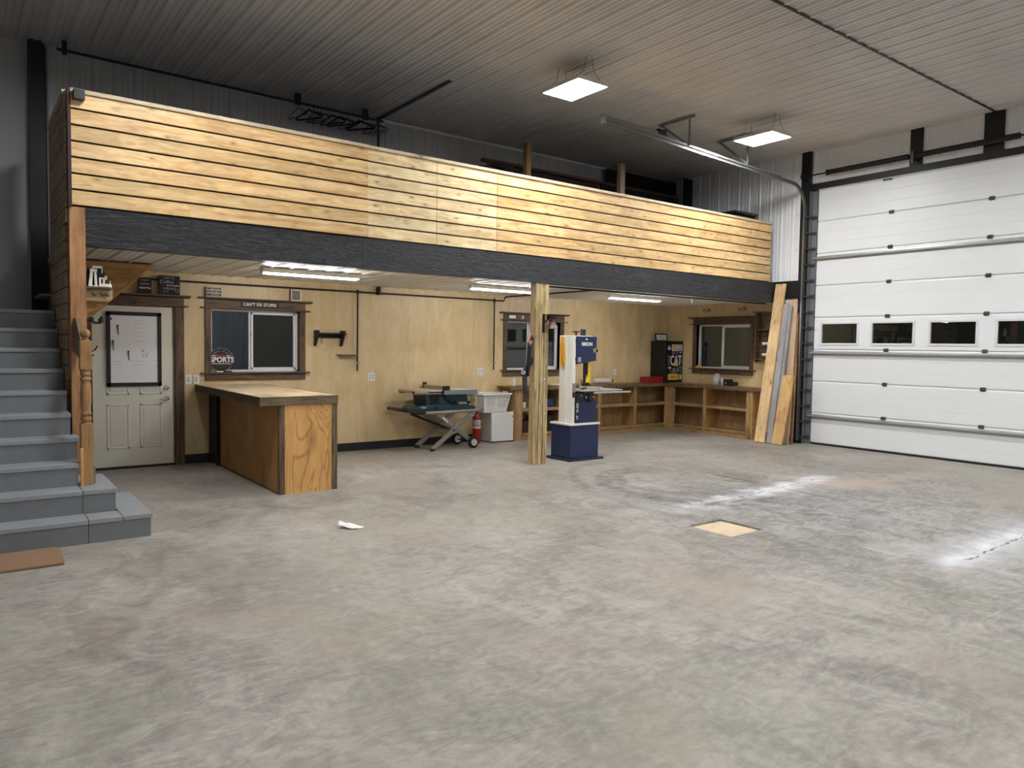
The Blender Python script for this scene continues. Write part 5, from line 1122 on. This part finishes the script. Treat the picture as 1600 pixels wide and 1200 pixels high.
sp = thing('torsion_spring', (11.6, 5.4, 4.55), 'long black torsion spring tube above the garage door', 'spring')
mk('spring_shaft', MB().tube([(11.585, 7.30, 4.585), (11.585, 2.6, 4.585)], .012, 10), black_s, sp)
for a, b in ((6.80, 5.50), (5.37, 4.02), (3.9, 2.9)):
    mb = MB(); prof = []; n = 90
    for i in range(n+1): prof.append((.040+.004*(i % 2), a+(b-a)*i/n))
    mb.lathe(prof, (11.585, 0, 4.585), 'y', 16); mk('spring_coil', mb, plain('dark_spring', rgb(36, 30, 26), .5, .4), sp)
    mk('winding_cone', MB().lathe([(.02, -.03), (.045, -.02), (.05, .02), (.02, .03)], (11.585, a, 4.585), 'y', 14), black_s, sp)
mk('centre_bracket', MB().box(11.56, 11.69, 5.42, 5.45, 4.48, 4.66).bar((11.60, 5.435, 4.50), (11.66, 5.36, 4.47), .02, .01), zinc, sp)
mk('cable_drum', MB().lathe([(.03, -.04), (.075, -.035), (.06, -.02), (.06, .02), (.075, .035), (.03, .04)], (11.585, 7.22, 4.585), 'y', 20), black_s, sp)

# ------------------------------------------------------------ loft storage, hanger rod
ls = thing('storage_rack', (9.3, 9.9, 2.8), 'dark panelled storage rack on the loft behind the railing', 'storage rack')
mk('dark_panel', MB().box(7.0, 9.25, 9.86, 9.90, 2.81, 4.56), darkred, ls); mk('top_rail', MB().box(6.7, 11.35, 9.80, 9.90, 4.565, 4.61), plain('dull_rail', rgb(84, 60, 46), .7), ls)
mk('dark_panel', MB().box(9.27, 11.35, 9.80, 9.86, 2.81, 4.56), charcoal, ls)
mk('upper_dark_panel', MB().box(9.7, 11.62, 10.10, 10.14, 2.81, 4.96), charcoal, ls)  # black sheet added to darken the right end of the loft
mk('side_panel', MB().box(11.36, 11.60, 9.66, 9.70, 2.81, 4.95), charcoal, ls)
mk('post', MB().box(7.22, 7.31, 9.36, 9.45, 2.81, 4.86), newelw, ls, label='pale timber upright nearest the middle of the loft'); mk('post', MB().box(9.31, 9.42, 9.36, 9.45, 2.81, 4.86), lum_d, ls, label='pale timber upright towards the right wall')
mk('brace', MB().bar((6.55, 9.7, 4.40), (7.2, 9.7, 4.50), .03, .10).bar((6.70, 9.7, 4.50), (7.0, 9.7, 4.44), .03, .05), darkred, ls)
T = thing('storage_bin', (11.2, 8.4, 2.8), 'dark lidded bin behind the railing at the right wall', 'bin')
mk('bin_body', MB().box(10.95, 11.55, 8.15, 8.75, 2.81, 4.02), black_pl, T, bev=.02); mk('bin_lid', MB().box(10.92, 11.58, 8.12, 8.78, 4.021, 4.07), plain('lid_dark', rgb(52, 52, 54), .5), T, bev=.015)
rod = mk('clothes_rod', MB().tube([(.9, 9.92, 4.895), (4.98, 9.92, 4.87)], .016, 10).box(3.66, 3.74, 9.90, 9.94, 4.85, ZC-.02).box(4.66, 4.74, 9.90, 9.94, 4.84, ZC-.02).box(.95, 1.0, 9.90, 9.94, 4.85, ZC-.02), black_s, label='black clothes rod high on the back wall above the loft', cat='clothes rod')
def hanger(x, twist, label, first=None, thick=False):
    T = thing('clothes_hanger', (x, 9.92, 4.87), label, 'clothes hanger', 'hangers on the loft rod')
    M = Matrix.Translation((x, 9.92, 4.87)) @ Matrix.Rotation(R(twist), 4, 'Z')
    mk('hook', MB(M).tube([(.0, .028, .0), (.0, .020, .024), (.0, 0, .033), (.0, -.022, .018), (.0, -.016, -.014), (.0, 0, -.03), (.0, 0, -.06)], .003, 6), zinc, T)
    r = .012 if thick else .006
    mk('hanger_bar', MB(M).tube([(0, 0, -.06), (0, .20, -.15), (0, .21, -.17), (0, .19, -.18), (0, -.19, -.18), (0, -.21, -.17), (0, -.20, -.15)], r, 6, True), black_pl if thick else plain('hanger_dull', rgb(86, 80, 74), .6), T)
    return T
for i, (x, tw, th) in enumerate(((3.70, 15, 0), (3.86, 35, 1), (3.93, 10, 0), (3.98, 20, 0), (4.03, 12, 0), (4.10, 40, 0), (4.20, 30, 1), (4.31, 35, 1), (4.42, 10, 0), (4.60, 38, 1), (4.64, 40, 1), (4.78, 10, 0), (4.83, 14, 0), (4.88, 8, 0), (4.94, 5, 0))):
    ordn = ('leftmost', 'second from left', 'third from left', 'fourth from left', 'fifth from left', 'sixth from left', 'seventh from left', 'eighth from left', 'seventh from right', 'sixth from right', 'fifth from right', 'fourth from right', 'third from right', 'second from right', 'rightmost')[i]
    hanger(x, tw, '%s hanger, %s on the loft rod' % ('dark thick' if th else 'thin dull', ordn), thick=bool(th))

# crumpled paper on the floor
rr = random.Random(11); rows = []
A0, B0, N0 = Vector((2.60, 5.98, 0)), Vector((2.78, 5.86, 0)), Vector((-.6, -.8, 0))
for i in range(9):
    u = i/8; wdt = .10*math.sin(math.pi*(.12+.80*u))+.02; c_ = A0.lerp(B0, u)
    rows.append([c_+N0*(wdt*(v/5-.35))+Vector((0, 0, .006+.026*abs(math.sin(u*4+v*.8))*math.sin(math.pi*min(1, u+.15))+(.05*(1-u*3.5) if u < .28 else 0)*(1-v/7)+rr.uniform(-.002, .002))) for v in range(6)])
o = mk('crumpled_paper', MB().grid(rows), paper, label='crumpled white paper napkin lying on the bare floor', cat='paper', smooth=False)
sd = o.modifiers.new('t', 'SOLIDIFY'); sd.thickness = .003
